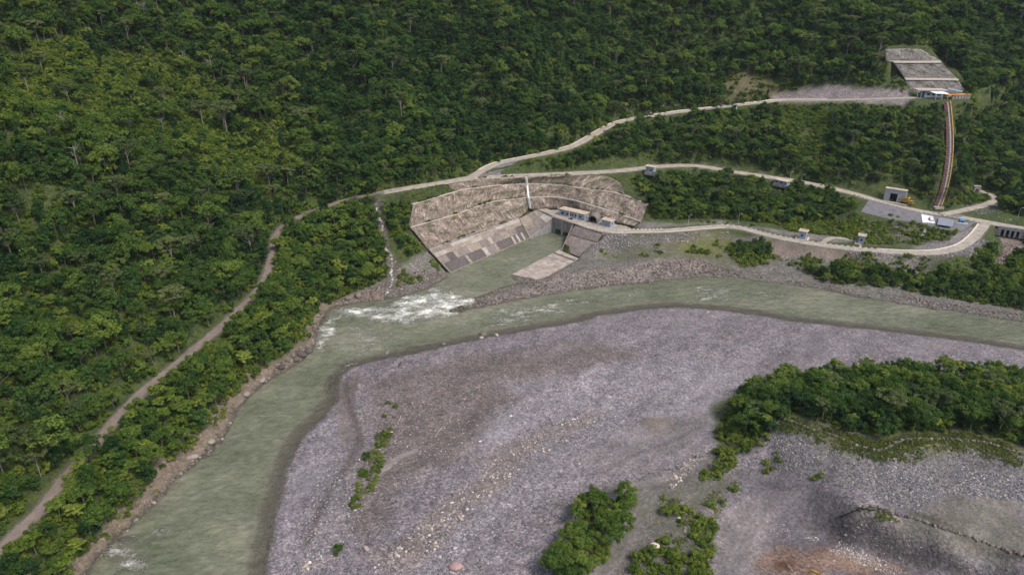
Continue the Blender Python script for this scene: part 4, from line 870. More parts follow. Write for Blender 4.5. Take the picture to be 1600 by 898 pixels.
# yellow dump truck at the portal
tp = P(1416.5, 319.5, 18.2); o = empty('dump_truck', tp, math.radians(-52), 'yellow dump truck with raised skip parked beside the portal building', 'truck'); KEEP.append((tp[0], tp[1] + 2, 5))
bx(o, 'chassis', -3.4, 3.2, -.7, .7, .7, 1.05, 'rubber')
sk = MB(); prof = [(-3.6, 1.6), (-3.9, 2.9), (.6, 4.6), (.9, 4.2), (.2, 2.0), (-.6, 1.3)]
sk.add([(x, -1.25, z) for x, z in prof] + [(x, 1.25, z) for x, z in prof], [tuple(range(5, -1, -1)), tuple(range(6, 12))] + [(i, (i + 1) % 6, 6 + (i + 1) % 6, 6 + i) for i in range(6)]); sk.build('skip', M['yellow'], o)
cbm = MB(); prof = [(1.2, 1.0), (3.6, 1.0), (3.6, 1.9), (2.9, 2.9), (1.4, 2.9)]
cbm.add([(x, -1.1, z) for x, z in prof] + [(x, 1.1, z) for x, z in prof], [tuple(range(4, -1, -1)), tuple(range(5, 10))] + [(i, (i + 1) % 5, 5 + (i + 1) % 5, 5 + i) for i in range(5)]); cb = cbm.build('cab', M['yellow'], o)
MB().add([(3.56, -.9, 2.0), (3.56, .9, 2.0), (2.99, .85, 2.82), (2.99, -.85, 2.82)], [(0, 1, 2, 3)]).build('windscreen', M['glass'], cb)
MB().box(3.61, 3.66, -.7, .7, 1.15, 1.6).build('grille', M['rubber'], cb)
for sx in (-2.6, -1.3, 2.5):
    for sy in (-1, 1): MB().tube([(sx, sy * .75, .55), (sx, sy * 1.2, .55)], .56, 12).build('wheel', M['rubber'], o)

def person(px, py, z, label, top, legs, ang):
    """small standing figure grown as one skin"""
    m = bpy.data.meshes.new('person'); J = [(0, 0, .95), (0, 0, 1.2), (0, 0, 1.42), (0, .01, 1.55), (0, .03, 1.66), (-.19, 0, 1.40), (-.24, .03, 1.14), (-.22, .14, .92), (.19, 0, 1.40), (.24, .03, 1.14), (.22, .14, .92), (-.10, 0, .88), (-.11, .03, .48), (-.11, 0, .06), (.10, 0, .88), (.11, .03, .48), (.11, 0, .06), (-.11, .13, .04), (.11, .13, .04)]
    E = [(0, 1), (1, 2), (2, 3), (3, 4), (2, 5), (5, 6), (6, 7), (2, 8), (8, 9), (9, 10), (0, 11), (11, 12), (12, 13), (0, 14), (14, 15), (15, 16), (13, 17), (16, 18)]
    R = [.16, .15, .16, .06, .11, .08, .055, .04, .08, .055, .04, .10, .07, .05, .10, .07, .05, .04, .04]
    m.from_pydata(J, E, []); o = link('person', m); o.location = P(px, py, z); o.rotation_euler[2] = ang
    sk = o.modifiers.new('skin', 'SKIN'); o.modifiers.new('round', 'SUBSURF').render_levels = 1
    sv = m.skin_vertices[0].data if m.skin_vertices else None
    if sv is None: import bmesh; bm = bmesh.new(); bm.from_mesh(m); bm.verts.layers.skin.verify(); bm.to_mesh(m); bm.free(); sv = m.skin_vertices[0].data
    for q, r in zip(sv, R): q.radius = (r, r * .85)
    sv[0].use_root = True
    n = NT('clothing_' + top); sx = n.t.nodes.new('ShaderNodeSeparateXYZ'); n.l(n.obj, sx.inputs[0])
    skin = (.30, .17, .11); c = {'green': (.10, .45, .10), 'white': (.7, .7, .7)}[top]
    n.col(n.ramp(n.math('DIVIDE', sx.outputs[2], 1.8), [(0, (.02, .02, .025)), (.05, legs), (.50, c), (.80, skin), (.90, (.75, .7, .3))], 'CONSTANT')); m.materials.append(n.m); tag(o, label, 'person'); return o
person(1401.3, 315.6, 18.45, 'standing person in bright green top before the dark gateway', 'green', (.05, .07, .12), 2.8)
person(1404.6, 316.2, 18.45, 'standing person in white top beside the dark gateway', 'white', (.05, .06, .09), 3.6)

# steel posts, motor and tunnel mouth at the gate
for (px, y0, y1), lb in zip(((871.6, 336.0, 322), (889, 343.5, 329), (901, 348.5, 332)), ('slim grey steel post at the far end of the control building', 'slim grey steel post before the middle of the control building', 'tall grey steel post on the gate deck nearest the road')):
    p = P(px, y0, 10.15); h = (y0 - y1) / 2.34; o = empty('steel_post', p, .3, lb, 'post', 'steel posts on the gate deck'); MB().box(-.15, .15, -.15, .15, .1, h).build('shaft', M['steel'], o); MB().box(-.35, .35, -.35, .35, -.1, .1).build('base_plate', M['con_light'], o); MB().box(-.24, .24, -.24, .24, h, h + .15).build('cap', M['steel'], o)
o = empty('hoist_motor', P(891, 343.5, 10.15), -.62, 'dark red hoist motor on the deck before the control building', 'motor'); bx(o, 'bed', -1.7, 1.7, -.5, .5, -.1, .4, 'steel'); MB().tube([(-1.2, 0, .9), (.4, 0, .9)], .48, 10).build('drum', M['red'], o); bx(o, 'housing', .5, 1.5, -.45, .45, .4, 1.4, 'red')
o = empty('tunnel_mouth', P(927, 347, 10.2), -.42, 'dark arched tunnel mouth in the cut slope beside the small hut', 'tunnel'); n_ = 12; m = MB(); ri, ro = 2.5, 3.0; vs = []; fs = []
for y in (-2.0, 5.0):
    for k in range(n_ + 1):
        a = math.pi * k / n_; vs += [(ri * math.cos(a), y, 1.6 + ri * math.sin(a) * 1.05), (ro * math.cos(a), y, 1.6 + ro * math.sin(a) * 1.05)]
s_ = 2 * (n_ + 1)
for k in range(n_): a = 2 * k; fs += [(a, a + 1, a + 3, a + 2), (s_ + a, s_ + a + 2, s_ + a + 3, s_ + a + 1), (a + 1, s_ + a + 1, s_ + a + 3, a + 3), (a, a + 2, s_ + a + 2, s_ + a)]
m.add(vs, fs); m.box(ri, ro, -2, 5, -1, 1.6); m.box(-ro, -ri, -2, 5, -1, 1.6); m.build('arch_ring', M['con_mid'], o)
MB().prism([(ri * math.cos(math.pi * k / n_), 2.5, 1.6 + ri * math.sin(math.pi * k / n_) * 1.05) for k in range(n_ + 1)] + [(-ri, 2.5, -1), (ri, 2.5, -1)], (0, .3, 0)).build('interior_shade', M['black'], o)  # black end plate, the tunnel's inner shade as colour

# culvert under the road on the right
ln = ROADS['main'][0]; a = ln[np.argmin(np.abs(proj(*ln.T)[0] - 1558))]; b = ln[np.argmin(np.abs(proj(*ln.T)[0] - 1602))]; d = (b - a) / np.linalg.norm(b - a); nn = np.array([d[1], -d[0], 0]); nn = nn if nn[1] < 0 else -nn
a0 = a + nn * 3.9; b0 = b + nn * 3.9; o, L = frame(a0, b0, 'box_culvert', 'concrete culvert with four dark openings under the road above the stony stream', 'culvert'); zt = .15; z1 = -1.6; z2 = -4.4; KEEP.append((a0[0] + d[0] * L / 2, a0[1] - 3, 6))
bx(o, 'headwall', 0, L, -.3, .6, z1, zt, 'con_grey'); ow = (L * .78) / 4
for k in range(5): bx(o, 'pier', L * .11 + k * ow - .45, L * .11 + k * ow + .45, -.25, 2.6, z2 - 1, z1 - .003, 'con_grey')
for k in range(4): bx(o, 'opening_shade', L * .11 + k * ow + .46, L * .11 + (k + 1) * ow - .46, 2.0, 2.4, z2 - 1, z1 - .003, 'black')  # black plates between piers, painted shade of the culvert barrels
for x0, x1 in ((-1.5, L * .11 - .46), (L * .11 + 4 * ow + .46, L + 1.5)): bx(o, 'wing_wall', x0, x1, -.2, .5, z2 - 1, z1 - .003, 'con_mid')

# long stairway with red and yellow rails
STAIR[:, 2] += .1
o = empty('hillside_stairway', STAIR[-1], 0, 'long steep stairway with red steps and a yellow rail climbing to the upper terrace', 'stairway'); so_ = STAIR - STAIR[-1]
tt = np.gradient(so_[:, :2], axis=0); tt /= np.linalg.norm(tt, axis=1)[:, None]; sn = np.c_[-tt[:, 1], tt[:, 0], 0 * tt[:, 0]]; sn = np.where(sn[:, :1] > 0, sn, -sn)
def sweep(off, w, h, dz, name, mat):
    l = so_ + sn * off + [0, 0, dz]; N = len(l); V_ = np.vstack([l - sn * w / 2, l + sn * w / 2, l + sn * w / 2 - [0, 0, h], l - sn * w / 2 - [0, 0, h]]); Fq = [(p * N + i, p * N + i + 1, q * N + i + 1, q * N + i) for i in range(N - 1) for p, q in ((0, 1), (1, 2), (2, 3), (3, 0))]
    MB().add(V_, Fq).build(name, M[mat], o)
sweep(0, 3.8, .6, -.1, 'stair_bed', 'con_mid'); sweep(1.7, .5, .7, .9, 'yellow_rail', 'yellow'); sweep(-1.9, .35, .5, .7, 'red_rail', 'red'); sweep(.25, .25, .3, .1, 'guide_rail', 'steel')
SM = MB().box(-.75, .75, -.32, .32, -.25, .12).mesh('step', M['red']); SG = MB().box(-.6, .6, -.12, .12, -.2, .1).mesh('tie', M['steel'])
seg = np.r_[0, np.cumsum(np.linalg.norm(np.diff(so_, axis=0), axis=1))]
for s_ in np.arange(.5, seg[-1], 1.15):
    p = np.array([np.interp(s_, seg, so_[:, k]) for k in range(3)]); nv = np.array([np.interp(s_, seg, sn[:, k]) for k in range(3)]); e = link('step', SM, o); e.location = p - nv * .95 + [0, 0, .12]; e.rotation_euler[2] = math.atan2(nv[1], nv[0])
for s_ in np.arange(1.0, seg[-1], 3.2):
    p = np.array([np.interp(s_, seg, so_[:, k]) for k in range(3)]); nv = np.array([np.interp(s_, seg, sn[:, k]) for k in range(3)]); e = link('tie', SG, o); e.location = p + nv * .7 + [0, 0, .12]; e.rotation_euler[2] = math.atan2(nv[1], nv[0])
bx(o, 'lower_landing', -2.6, 2.8, -2.2, .4, -1.2, .1, 'con_light')

# stepped wall and buildings on the upper terrace
ww = empty('stepped_retaining_wall', PY(1465, 146, 492), 0, 'tall grey retaining wall in three tiers with pale ledges above the upper terrace', 'wall'); wl0 = np.array(ww.location); prev = None
for k, (b_, Yb, t_, Yt) in enumerate(WALL_T):
    A_, B_ = wline(b_, Yb), wline(t_, Yt); loft('wall_tier', A_ - wl0, B_ - wl0, M['shot_grey'], ww, .25, .9, 50 + k, 1.0)
    if prev is not None:
        n_ = 12; p, _ = resample(prev, n_); q, _ = resample(A_ + [0, .3, 0], n_); V_ = np.vstack([p - [0, .5, 0], q, q - [0, 0, .6], p - [0, .5, .6]]) + [0, 0, .25] - wl0
        MB().add(V_, [(a * n_ + i, a * n_ + i + 1, c * n_ + i + 1, c * n_ + i) for i in range(n_ - 1) for a, c in ((0, 1), (1, 2), (2, 3), (3, 0))]).build('ledge', M['con_light'], ww)
        MB().add(np.vstack([p - [0, .75, 0], p - [0, .45, 0], p - [0, .45, .9], p - [0, .75, .9]]) + [0, 0, .55] - wl0, [(a * n_ + i, a * n_ + i + 1, c * n_ + i + 1, c * n_ + i) for i in range(n_ - 1) for a, c in ((0, 1), (1, 2), (2, 3), (3, 0))]).build('ledge_kerb', M['kerb'], ww)
    prev = B_
TZ = 69.0
a, b = P(1446, 153, TZ), P(1478, 153.5, TZ); o, L = frame(a, b, 'winch_house', 'blue-grey winch house with broad tan flat roof on the upper terrace', 'building')
bx(o, 'wall', 0, L, 2, 9, -1, 4.4, 'blue_wall'); bx(o, 'roof', -5.5, L + .8, 1.2, 9.8, 4.4, 4.9, 'tan_roof'); bx(o, 'roof_fascia', -5.55, L + .85, 1.1, 1.2, 4.2, 4.85, 'blue_wall')
for x in (.1, .35, .62): window(o, x * L, 1.3, 2.2, 1.6, 2.0)
for x in (-5, -2.6): bx(o, 'post', x, x + .25, 1.4, 1.65, -.8, 4.39, 'steel')
a, b = P(1461, 155, TZ), P(1481, 155, TZ); o, L = frame(a, b, 'white_canopy', 'white sheet canopy on slim posts at the head of the stairway', 'canopy')
MB().prism([(-.6, -.3, 3.6), (L + .3, -.3, 3.4), (L - 1.2, 4.6, 4.15), (-2.0, 4.6, 4.25)], (0, 0, -.14)).build('roof', M['white'], o)
for x in (.2, L * .5, L - .4): bx(o, 'post', x, x + .18, 0, .18, -1, 3.35, 'white')
a, b = P(1480, 148.5, TZ), P(1501, 150, TZ); o, L = frame(a, b, 'grey_canopy', 'low grey sheet canopy tilted against the stepped wall', 'canopy')
MB().prism([(-.8, -.8, 3.9), (L, -.8, 2.6), (L + .8, 3.4, 2.9), (0, 3.4, 4.3)], (0, 0, -.14)).build('roof', M['grey_roof'], o)
for x, y in ((.3, 0), (L - .5, 0), (.6, 3), (L - .2, 3)): bx(o, 'post', x, x + .18, y, y + .18, -1, 2.5, 'steel')
a, b = P(1487, 157.5, 68.0), P(1515, 156.5, 68.0); o, L = frame(a, b, 'loading_platform', 'grey concrete loading platform edged in orange beside the stairway head', 'platform')
bx(o, 'front_wall', 0, L, 0, 1.0, -3, 3.5, 'con_grey'); bx(o, 'deck', -2, L, 1.01, 6, 2.6, 3.3, 'orange'); bx(o, 'edge_beam', -.3, L * .55, -.25, .35, 3.52, 4.0, 'orange'); bx(o, 'edge_beam', L * .57, L + .2, -.25, .35, 3.52, 4.0, 'orange')
for k in range(1, 6): bx(o, 'buttress', L * k / 6 - .15, L * k / 6 + .15, -.3, -.003, -2.5, 3.3, 'con_grey')
pq = [P(1434, 155, 68.6), P(1458, 155, 68.6), P(1452, 160.5, 67.6), P(1434, 161, 67.6)]; po = pq[0].copy()
ob_ = MB().prism([p - po for p in pq], (0, 0, -1.5)).build('terrace_pad', M['con_light']); ob_.location = po; tag(ob_, 'broken pale concrete pad below the winch house', 'slab')

# concrete drain down the bank below the white slab
dq = [G(1451, 349), G(1446, 360), G(1440, 371)]; o = empty('bank_drain', dq[0], 0, 'concrete drain chute falling down the grassy bank below the white slab', 'drain'); dq = [Vector(p - dq[0]) + Vector((0, 0, .25)) for p in dq]; m = MB()
for p, q_ in zip(dq[:-1], dq[1:]): m.bar(p, q_, 1.5, .3)
m.build('channel_floor', M['con_grey'], o)
for s in (-.75, .75):
    m = MB()
    for p, q_ in zip(dq[:-1], dq[1:]): m.bar(p + Vector((s, 0, .25)), q_ + Vector((s, 0, .25)), .2, .5)
    m.build('side_wall', M['con_mid'], o)
    KEEP.append((o.location[0], o.location[1] - 4, 3))

# lamp posts and a mast
def lamp(px, py, label, h=7.0, dr=1):
    g = G(px, py); o = empty('lamp_post', g, 0, label, 'lamp post', 'lamp posts along the roads'); MB().tube([(0, 0, -.5), (0, 0, h)], .09, 6, .06).build('pole', M['steel'], o); MB().bar((0, 0, h - .05), (dr * 1.3, 0, h + .15), .08).build('arm', M['steel'], o); MB().box(dr * 1.0, dr * 1.7, -.14, .14, h + .08, h + .22).build('lamp_head', M['steel'], o)
lamp(1153, 352, 'grey lamp post beside the bend of the riverside road'); lamp(1075, 354, 'grey lamp post on the riverside road nearest the outlet'); lamp(1234, 281, 'grey lamp post by the half-hidden hut on the upper road', 5); lamp(1252, 283, 'shorter grey lamp post just past the half-hidden hut', 4.2)
lamp(1395, 384, 'grey lamp post on the grassy verge past the valve huts', 6); lamp(1590, 341, 'grey lamp post beside the road near the culvert', 6)
g = G(1149, 183); o = empty('white_mast', g, 0, 'white lattice mast on the bank below the hillside road', 'mast')
for s in (-1, 1): MB().bar((s * .75, 0, -.5), (s * .12, 0, 7.2), .28).build('mast_leg', M['white'], o)
for z in (1.5, 3.2, 4.8): w_ = .75 * (1 - z / 8.3); MB().bar((-w_, 0, z), (w_, 0, z), .16).build('cross_bar', M['white'], o)

# excavator at the lower edge, boom up
g = G(1296, 922); o = empty('excavator', g, math.radians(150), 'yellow excavator on the orange soil heap at the edge of the picture', 'excavator')
for s in (-1, 1): MB().box(-1.7, 1.7, s * 1.1 - .28, s * 1.1 + .28, 0, .8).build('track', M['rubber'], o)
bx(o, 'body', -1.9, 1.0, -1.2, 1.2, .95, 2.0, 'yellow'); c = bx(o, 'cab', -.1, 1.1, .2, 1.15, 2.0, 3.0, 'yellow'); MB().box(1.11, 1.14, .3, 1.05, 2.1, 2.9).build('windscreen', M['glass'], c)
MB().bar((.9, -.2, 1.6), (3.2, -.2, 3.9), .4, .5).bar((3.2, -.2, 3.9), (5.2, -.2, 4.1), .36, .45).build('boom', M['yellow'], o); MB().bar((5.1, -.2, 4.2), (6.0, -.2, 1.5), .3, .4).build('stick', M['yellow'], o); MB().add([(5.6, -.6, 1.5), (6.3, -.6, 1.5), (6.2, -.6, .7), (5.4, -.6, .6), (5.6, .2, 1.5), (6.3, .2, 1.5), (6.2, .2, .7), (5.4, .2, .6)], [(3, 2, 1, 0), (4, 5, 6, 7), (0, 1, 5, 4), (1, 2, 6, 5), (2, 3, 7, 6), (3, 0, 4, 7)]).build('bucket', M['steel'], o)

# ------------------------------------------------------------------ vegetation: leaf-clump trees
def mat_leaf(name, dark, mid, light, trans=.42):
    n = NT(name); oi = n.t.nodes.new('ShaderNodeObjectInfo'); tone = n.attr('tone', 'Fac')
    patch = n.noise(.02, n.pos, 3, .6); near = n.noise(.11, n.pos, 2, .5)
    k = n.math('ADD', n.math('MULTIPLY', tone, .36), n.math('ADD', n.math('MULTIPLY', oi.outputs['Random'], .44), n.math('ADD', n.math('MULTIPLY', patch, .62), n.math('MULTIPLY', near, .10))))
    c = n.ramp(k, [(.46, dark), (.76, mid), (1.08, light)])
    df = n.t.nodes.new('ShaderNodeBsdfDiffuse'); tr = n.t.nodes.new('ShaderNodeBsdfTranslucent'); gl = n.t.nodes.new('ShaderNodeBsdfGlossy'); gl.inputs['Roughness'].default_value = .45
    n.l(c, df.inputs[0]); n.l(n.mix(1.0, c, (1.0, 1.15, .55), 'MULTIPLY'), tr.inputs[0]); gl.inputs[0].default_value = (.5, .55, .5, 1)
    a = n.t.nodes.new('ShaderNodeMixShader'); a.inputs[0].default_value = trans; n.l(df.outputs[0], a.inputs[1]); n.l(tr.outputs[0], a.inputs[2])
    b = n.t.nodes.new('ShaderNodeMixShader'); b.inputs[0].default_value = .018; n.l(a.outputs[0], b.inputs[1]); n.l(gl.outputs[0], b.inputs[2])
    n.l(b.outputs[0], n.t.nodes['Material Output'].inputs[0]); n.t.nodes.remove(n.b); return n.m
M['leaf_dark'] = mat_leaf('dark_forest_leaf', (.016, .042, .015), (.040, .090, .023), (.096, .168, .038))
M['leaf_mid'] = mat_leaf('forest_leaf', (.031, .068, .014), (.079, .140, .024), (.172, .230, .042))
M['leaf_light'] = mat_leaf('bright_leaf', (.060, .106, .015), (.126, .184, .025), (.222, .258, .042))
M['leaf_olive'] = mat_leaf('olive_leaf', (.048, .072, .026), (.100, .132, .046), (.170, .195, .074))
M['grass'] = mat_leaf('tuft_leaf', (.060, .086, .020), (.120, .150, .032), (.205, .215, .055))
M['bark'] = mat_plain('grey_bark', (.17, .15, .125), .3, 2.0, .95)
M['bark_pale'] = mat_plain('pale_bark', (.25, .225, .19), .25, 2.0, .95)

def leaves(rng, centers, radii, n_per, size, up=.5, flat=.75, droop=0.0, jitter=.55):
    """quads scattered through clumps; returns verts, faces, tone"""
    Vs, To = [], []
    for c, r in zip(centers, radii):
        n = n_per; d = rng.normal(size=(n, 3)); d /= np.linalg.norm(d, axis=1)[:, None]
        rad = r * (0.45 + 0.55 * rng.random(n)) [:, None]; p = c + d * rad * np.array([1, 1, flat])
        nr = d + np.array([0, 0, up]) + rng.normal(size=(n, 3)) * jitter; nr /= np.linalg.norm(nr, axis=1)[:, None]
        t = rng.normal(size=(n, 3)); t -= nr * (t * nr).sum(1)[:, None]; t /= np.linalg.norm(t, axis=1)[:, None]; t[:, 2] -= droop; b = np.cross(nr, t)
        s = size * (0.6 + 0.8 * rng.random(n))[:, None]
        Vs.append(np.stack([p - t * s * .55, p + b * s * .36 - nr * s * .05, p + t * s * .6 - nr * s * .12, p - b * s * .36 - nr * s * .05], 1)); tone0 = rng.random() * .5
        To.append(tone0 + rng.random(n) * .5)
    V = np.concatenate(Vs).reshape(-1, 3); F = np.arange(len(V)).reshape(-1, 4); return V, F, np.concatenate(To)
def crown_mesh(name, V, F, T, mat):
    m = mesh_np(name, V, F, [mat], False); m.attributes.new('tone', 'FLOAT', 'FACE').data.foreach_set('value', T.astype(np.float32)); return m
def limbs(rng, H, r, centers, lean=(0, 0), nl=7):
    mb = MB(); top = np.array([lean[0], lean[1], H]); pts = [np.array([0, 0, -1.2]), np.array([lean[0] * .2, lean[1] * .2, H * .33]), np.array([lean[0] * .55, lean[1] * .55, H * .66]), top * .92]
    mb.tube(pts, r, 6, r * .4)
    for c in [centers[i] for i in rng.permutation(len(centers))[:nl]]:
        h = min(.85, max(.35, (c[2] - 1.5) / H * .8)); st = np.array([lean[0] * h, lean[1] * h, H * h * .9]); md = (st + c) / 2 + np.array([0, 0, -.25]); mb.tube([st, md, c], r * .38, 4, r * .12)
    return mb
def tree_kind(kind, seed):
    rng = np.random.default_rng(seed * 101 + 5)
    def shell(n, rx, rz, zc, lo=-.25, e=.85):
        d = rng.normal(size=(n * 3, 3)); d /= np.linalg.norm(d, axis=1)[:, None]; d = d[d[:, 2] > lo][:n]; k = (e + (1 - e) * rng.random(len(d)))[:, None]; lump = (0.72 + .5 * rng.random(len(d)))[:, None]
        return d * k * lump * np.array([rx, rx, rz]) + np.array([0, 0, zc])
    if kind == 'broad':
        H = 10.5; c = shell(34, 3.9, 2.7, 7.4, -.35); V, F, T = leaves(rng, c, .95 + .6 * rng.random(len(c)), 84, .50); mat = 'leaf_mid'; r = .24
    elif kind == 'dense':
        H = 8.8; c = np.vstack([shell(30, 3.1, 3.3, 5.2, -.7), shell(8, 1.5, 1.5, 5.2)]); V, F, T = leaves(rng, c, .85 + .55 * rng.random(len(c)), 84, .44); mat = 'leaf_dark'; r = .22
    elif kind == 'umbrella':
        H = 13.0; c = shell(24, 4.6, 1.5, 11.2, -.15); c = np.vstack([c, shell(7, 2.6, 1.0, 9.3, -.2)]); V, F, T = leaves(rng, c, .9 + .5 * rng.random(len(c)), 76, .46, .8, .45); mat = 'leaf_olive'; r = .26
    elif kind == 'cecropia':
        H = 8.5; c = shell(20, 2.9, 2.1, 6.3, -.1, .6); V, F, T = leaves(rng, c, .75 + .3 * rng.random(len(c)), 34, .80, 1.2, .4, .15, .35); mat = 'leaf_light'; r = .17
    elif kind == 'column':
        H = 11.5; zz = np.linspace(1.0, 10.8, 22); a = rng.random(22) * 6.3; q = (1.5 - .07 * zz) * (.5 + .5 * rng.random(22)); c = np.stack([np.cos(a) * q, np.sin(a) * q, zz], -1); V, F, T = leaves(rng, c, .95 + .5 * rng.random(22), 84, .42, .25, 1.15, .4); mat = 'leaf_dark'; r = .2
    elif kind == 'bushy':
        H = 5.2; c = shell(22, 2.4, 2.0, 2.8, -.75); V, F, T = leaves(rng, c, .7 + .4 * rng.random(len(c)), 70, .40); mat = 'leaf_light'; r = .12
    elif kind == 'palm':
        H = 8.0; Vs = []; Ts = []
        for k in range(13):
            a = k / 13 * 6.283 + rng.random() * .3; el = rng.uniform(-.1, .75); L = rng.uniform(2.6, 3.5)
            for s in np.linspace(.12, 1, 12):
                o = np.array([math.cos(a) * L * s, math.sin(a) * L * s, H + L * s * el - 1.5 * s * s * L * .45]); sd = np.array([-math.sin(a), math.cos(a), 0]); w = .75 * (1 - s * .6)
                for g in (-1, 1): e = o + sd * g * w + np.array([math.cos(a) * .35, math.sin(a) * .35, -.28]); f = np.array([math.cos(a), math.sin(a), .1]) * .14; Vs.append([o - f, o + f, e + f * .4, e - f * .4]); Ts.append(rng.random())
        V = np.array(Vs).reshape(-1, 3); F = np.arange(len(V)).reshape(-1, 4); T = np.array(Ts); c = np.array([[0, 0, H]]); mat = 'leaf_mid'; r = .16
    elif kind == 'shrub':
        H = 2.4; c = shell(10, 1.25, 1.0, 1.0, -.3); V, F, T = leaves(rng, c, .5 + .3 * rng.random(len(c)), 46, .36); mat = 'leaf_mid'; r = .07
    elif kind == 'shrub_light':
        H = 1.9; c = shell(9, 1.2, .8, .8, -.2); V, F, T = leaves(rng, c, .5 + .3 * rng.random(len(c)), 44, .34); mat = 'leaf_light'; r = .06
    elif kind == 'tuft':
        H = .6; c = rng.normal(size=(7, 3)) * np.array([.55, .55, .06]) + np.array([0, 0, .18]); V, F, T = leaves(rng, c, .28 + .15 * rng.random(7), 12, .30, .4, .7); mat = 'grass'; r = .02
    lean = rng.normal(size=2) * (H * .03)
    tb = limbs(rng, H * (.82 if kind not in ('palm',) else 1.0), r, c, lean, 0 if kind in ('palm', 'tuft') else 7)
    pale = kind in ('umbrella', 'cecropia')
    return dict(kind=kind, H=H, crown=crown_mesh('crown', V, F, T, M[mat]), trunk=tb.mesh('trunk', M['bark_pale' if pale else 'bark']), R=float(np.percentile(np.hypot(V[:, 0], V[:, 1]), 92)))
KIND = {}
for k, nv in (('broad', 3), ('dense', 3), ('umbrella', 2), ('cecropia', 2), ('column', 2), ('bushy', 2), ('palm', 1), ('shrub', 2), ('shrub_light', 2), ('tuft', 2)):
    KIND[k] = [tree_kind(k, 10 * len(KIND) + i + 1) for i in range(nv)]

# where nothing may hide what the photograph shows
PROT = FOOT.copy()
for k, (ln, w) in ROADS.items():
    d, _ = polydist(MX, MY, ln); PROT |= d < w / 2 - .2
dS, _ = polydist(MX, MY, STAIR); PROT |= dS < 1.7
for px in ([(330, 445), (410, 440), (400, 470), (345, 520)], [(480, 290), (605, 290), (610, 312), (480, 340)], [(100, 690), (150, 690), (130, 730), (100, 745)], [(1100, 255), (1240, 262), (1240, 292), (1100, 275)]):
    PROT &= ~inside(MX, MY, GP(px))
for poly in (PARKING, YARD_POLY, TERRACE): PROT |= inside(MX, MY, poly)
NOGO = PROT.copy()
for k, (ln, w) in ROADS.items():
    d, _ = polydist(MX, MY, ln); NOGO |= d < w / 2 + 1.6
NOGO |= dS < 2.2
for x_, y_, r_ in KEEP:
    PROT |= np.hypot(MX - x_, MY - y_) < r_; NOGO |= np.hypot(MX - x_, MY - y_) < r_ + 1.5
BARE = []
def bare(px):
    p = GP(px); BARE.append(p); return p
bare([(1125, 132), (1160, 114), (1205, 128), (1215, 148), (1190, 158), (1135, 164)]); bare([(1208, 148), (1260, 134), (1375, 137), (1425, 149), (1432, 158), (1300, 163), (1210, 160)])
bare([(1212, 185), (1290, 172), (1300, 205), (1290, 262), (1250, 268), (1228, 225)])
bare([(1385, 72), (1440, 72), (1468, 90), (1508, 136), (1518, 160), (1430, 160), (1414, 122), (1386, 98)])
for p in BARE[1:2]: PROT |= inside(MX, MY, p)
def gi(x, y): return np.clip(np.searchsorted(GX, x), 0, len(GX) - 1), np.clip(np.searchsorted(GY, y), 0, len(GY) - 1)
def hides(x, y, z):
    """does a thing at this height stand before a protected place, seen from the air to the south?"""
    d = np.stack([x, y, z - CAM_H], -1); L = np.linalg.norm(d, axis=1)[:, None]; d = d / L; hit = np.zeros(len(x), bool); done = np.zeros(len(x), bool)
    for t in np.arange(.5, 70, 1.0):
        px_, py_, pz_ = x + d[:, 0] * t, y + d[:, 1] * t, z + d[:, 2] * t; now = (pz_ < zat(px_, py_) + .2) & ~done; i, j = gi(px_, py_); hit |= now & PROT[j, i]; done |= now
    return hit
def scatter(poly, spacing, seed):
    rng = np.random.default_rng(seed); xs = [p[0] for p in poly]; ys = [p[1] for p in poly]
    X, Y = np.meshgrid(np.arange(min(xs), max(xs), spacing), np.arange(min(ys), max(ys), spacing * .866)); X = X + (np.arange(X.shape[0]) % 2)[:, None] * spacing / 2
    X = X.ravel() + rng.uniform(-.45, .45, X.size) * spacing; Y = Y.ravel() + rng.uniform(-.45, .45, Y.size) * spacing
    m = inside(X, Y, poly); return X[m], Y[m]
TREES = []      # x, y, z, kind, variant, scale, rot, zone
def plant(poly, spacing, kinds, smin, smax, zone, seed, thin=None, test=True, water=True):
    rng = np.random.default_rng(seed + 900); x, y = scatter(poly, spacing, seed); i, j = gi(x, y); ok = ~NOGO[j, i] & (MZ[j, i] > .5)
    for b in BARE: ok &= ~inside(x, y, b)
    z = zat(x, y); px, py, dep = proj(x, y, z + 5); ok &= (px > -260) & (px < 1860) & (py > -330) & (py < 1010)
    if thin is not None: ok &= rng.random(len(x)) < thin(x, y)
    x, y, z = x[ok], y[ok], z[ok]; names = list(kinds); w = np.array([kinds[k] for k in names], float); ki = rng.choice(len(names), len(x), p=w / w.sum())
    if zone == 'hill' and 'dense' in names:
        dk = (inside(x, y, darkzone) | inside(x, y, darkzone2)) & (rng.random(len(x)) < .62); ki = np.where(dk, names.index('dense'), ki)
    sc = rng.uniform(smin, smax, len(x)); H = np.array([KIND[k][0]['H'] for k in names])[ki] * sc
    bad = hides(x, y, z + H * .93) | hides(x, y, z + H * .55) | hides(x, y, z + H * .3) if test else np.zeros(len(x), bool)
    n = 0
    for q in range(len(x)):
        k = names[ki[q]]; s = sc[q]
        if bad[q]:
            continue
        TREES.append((x[q], y[q], z[q] - .25, k, int(rng.integers(len(KIND[k]))), s, rng.random() * 6.283, zone)); n += 1
    return n
FOREST = dict(broad=5, dense=6, umbrella=1.2, cecropia=1.0, column=1.2, bushy=1.5, palm=.15)
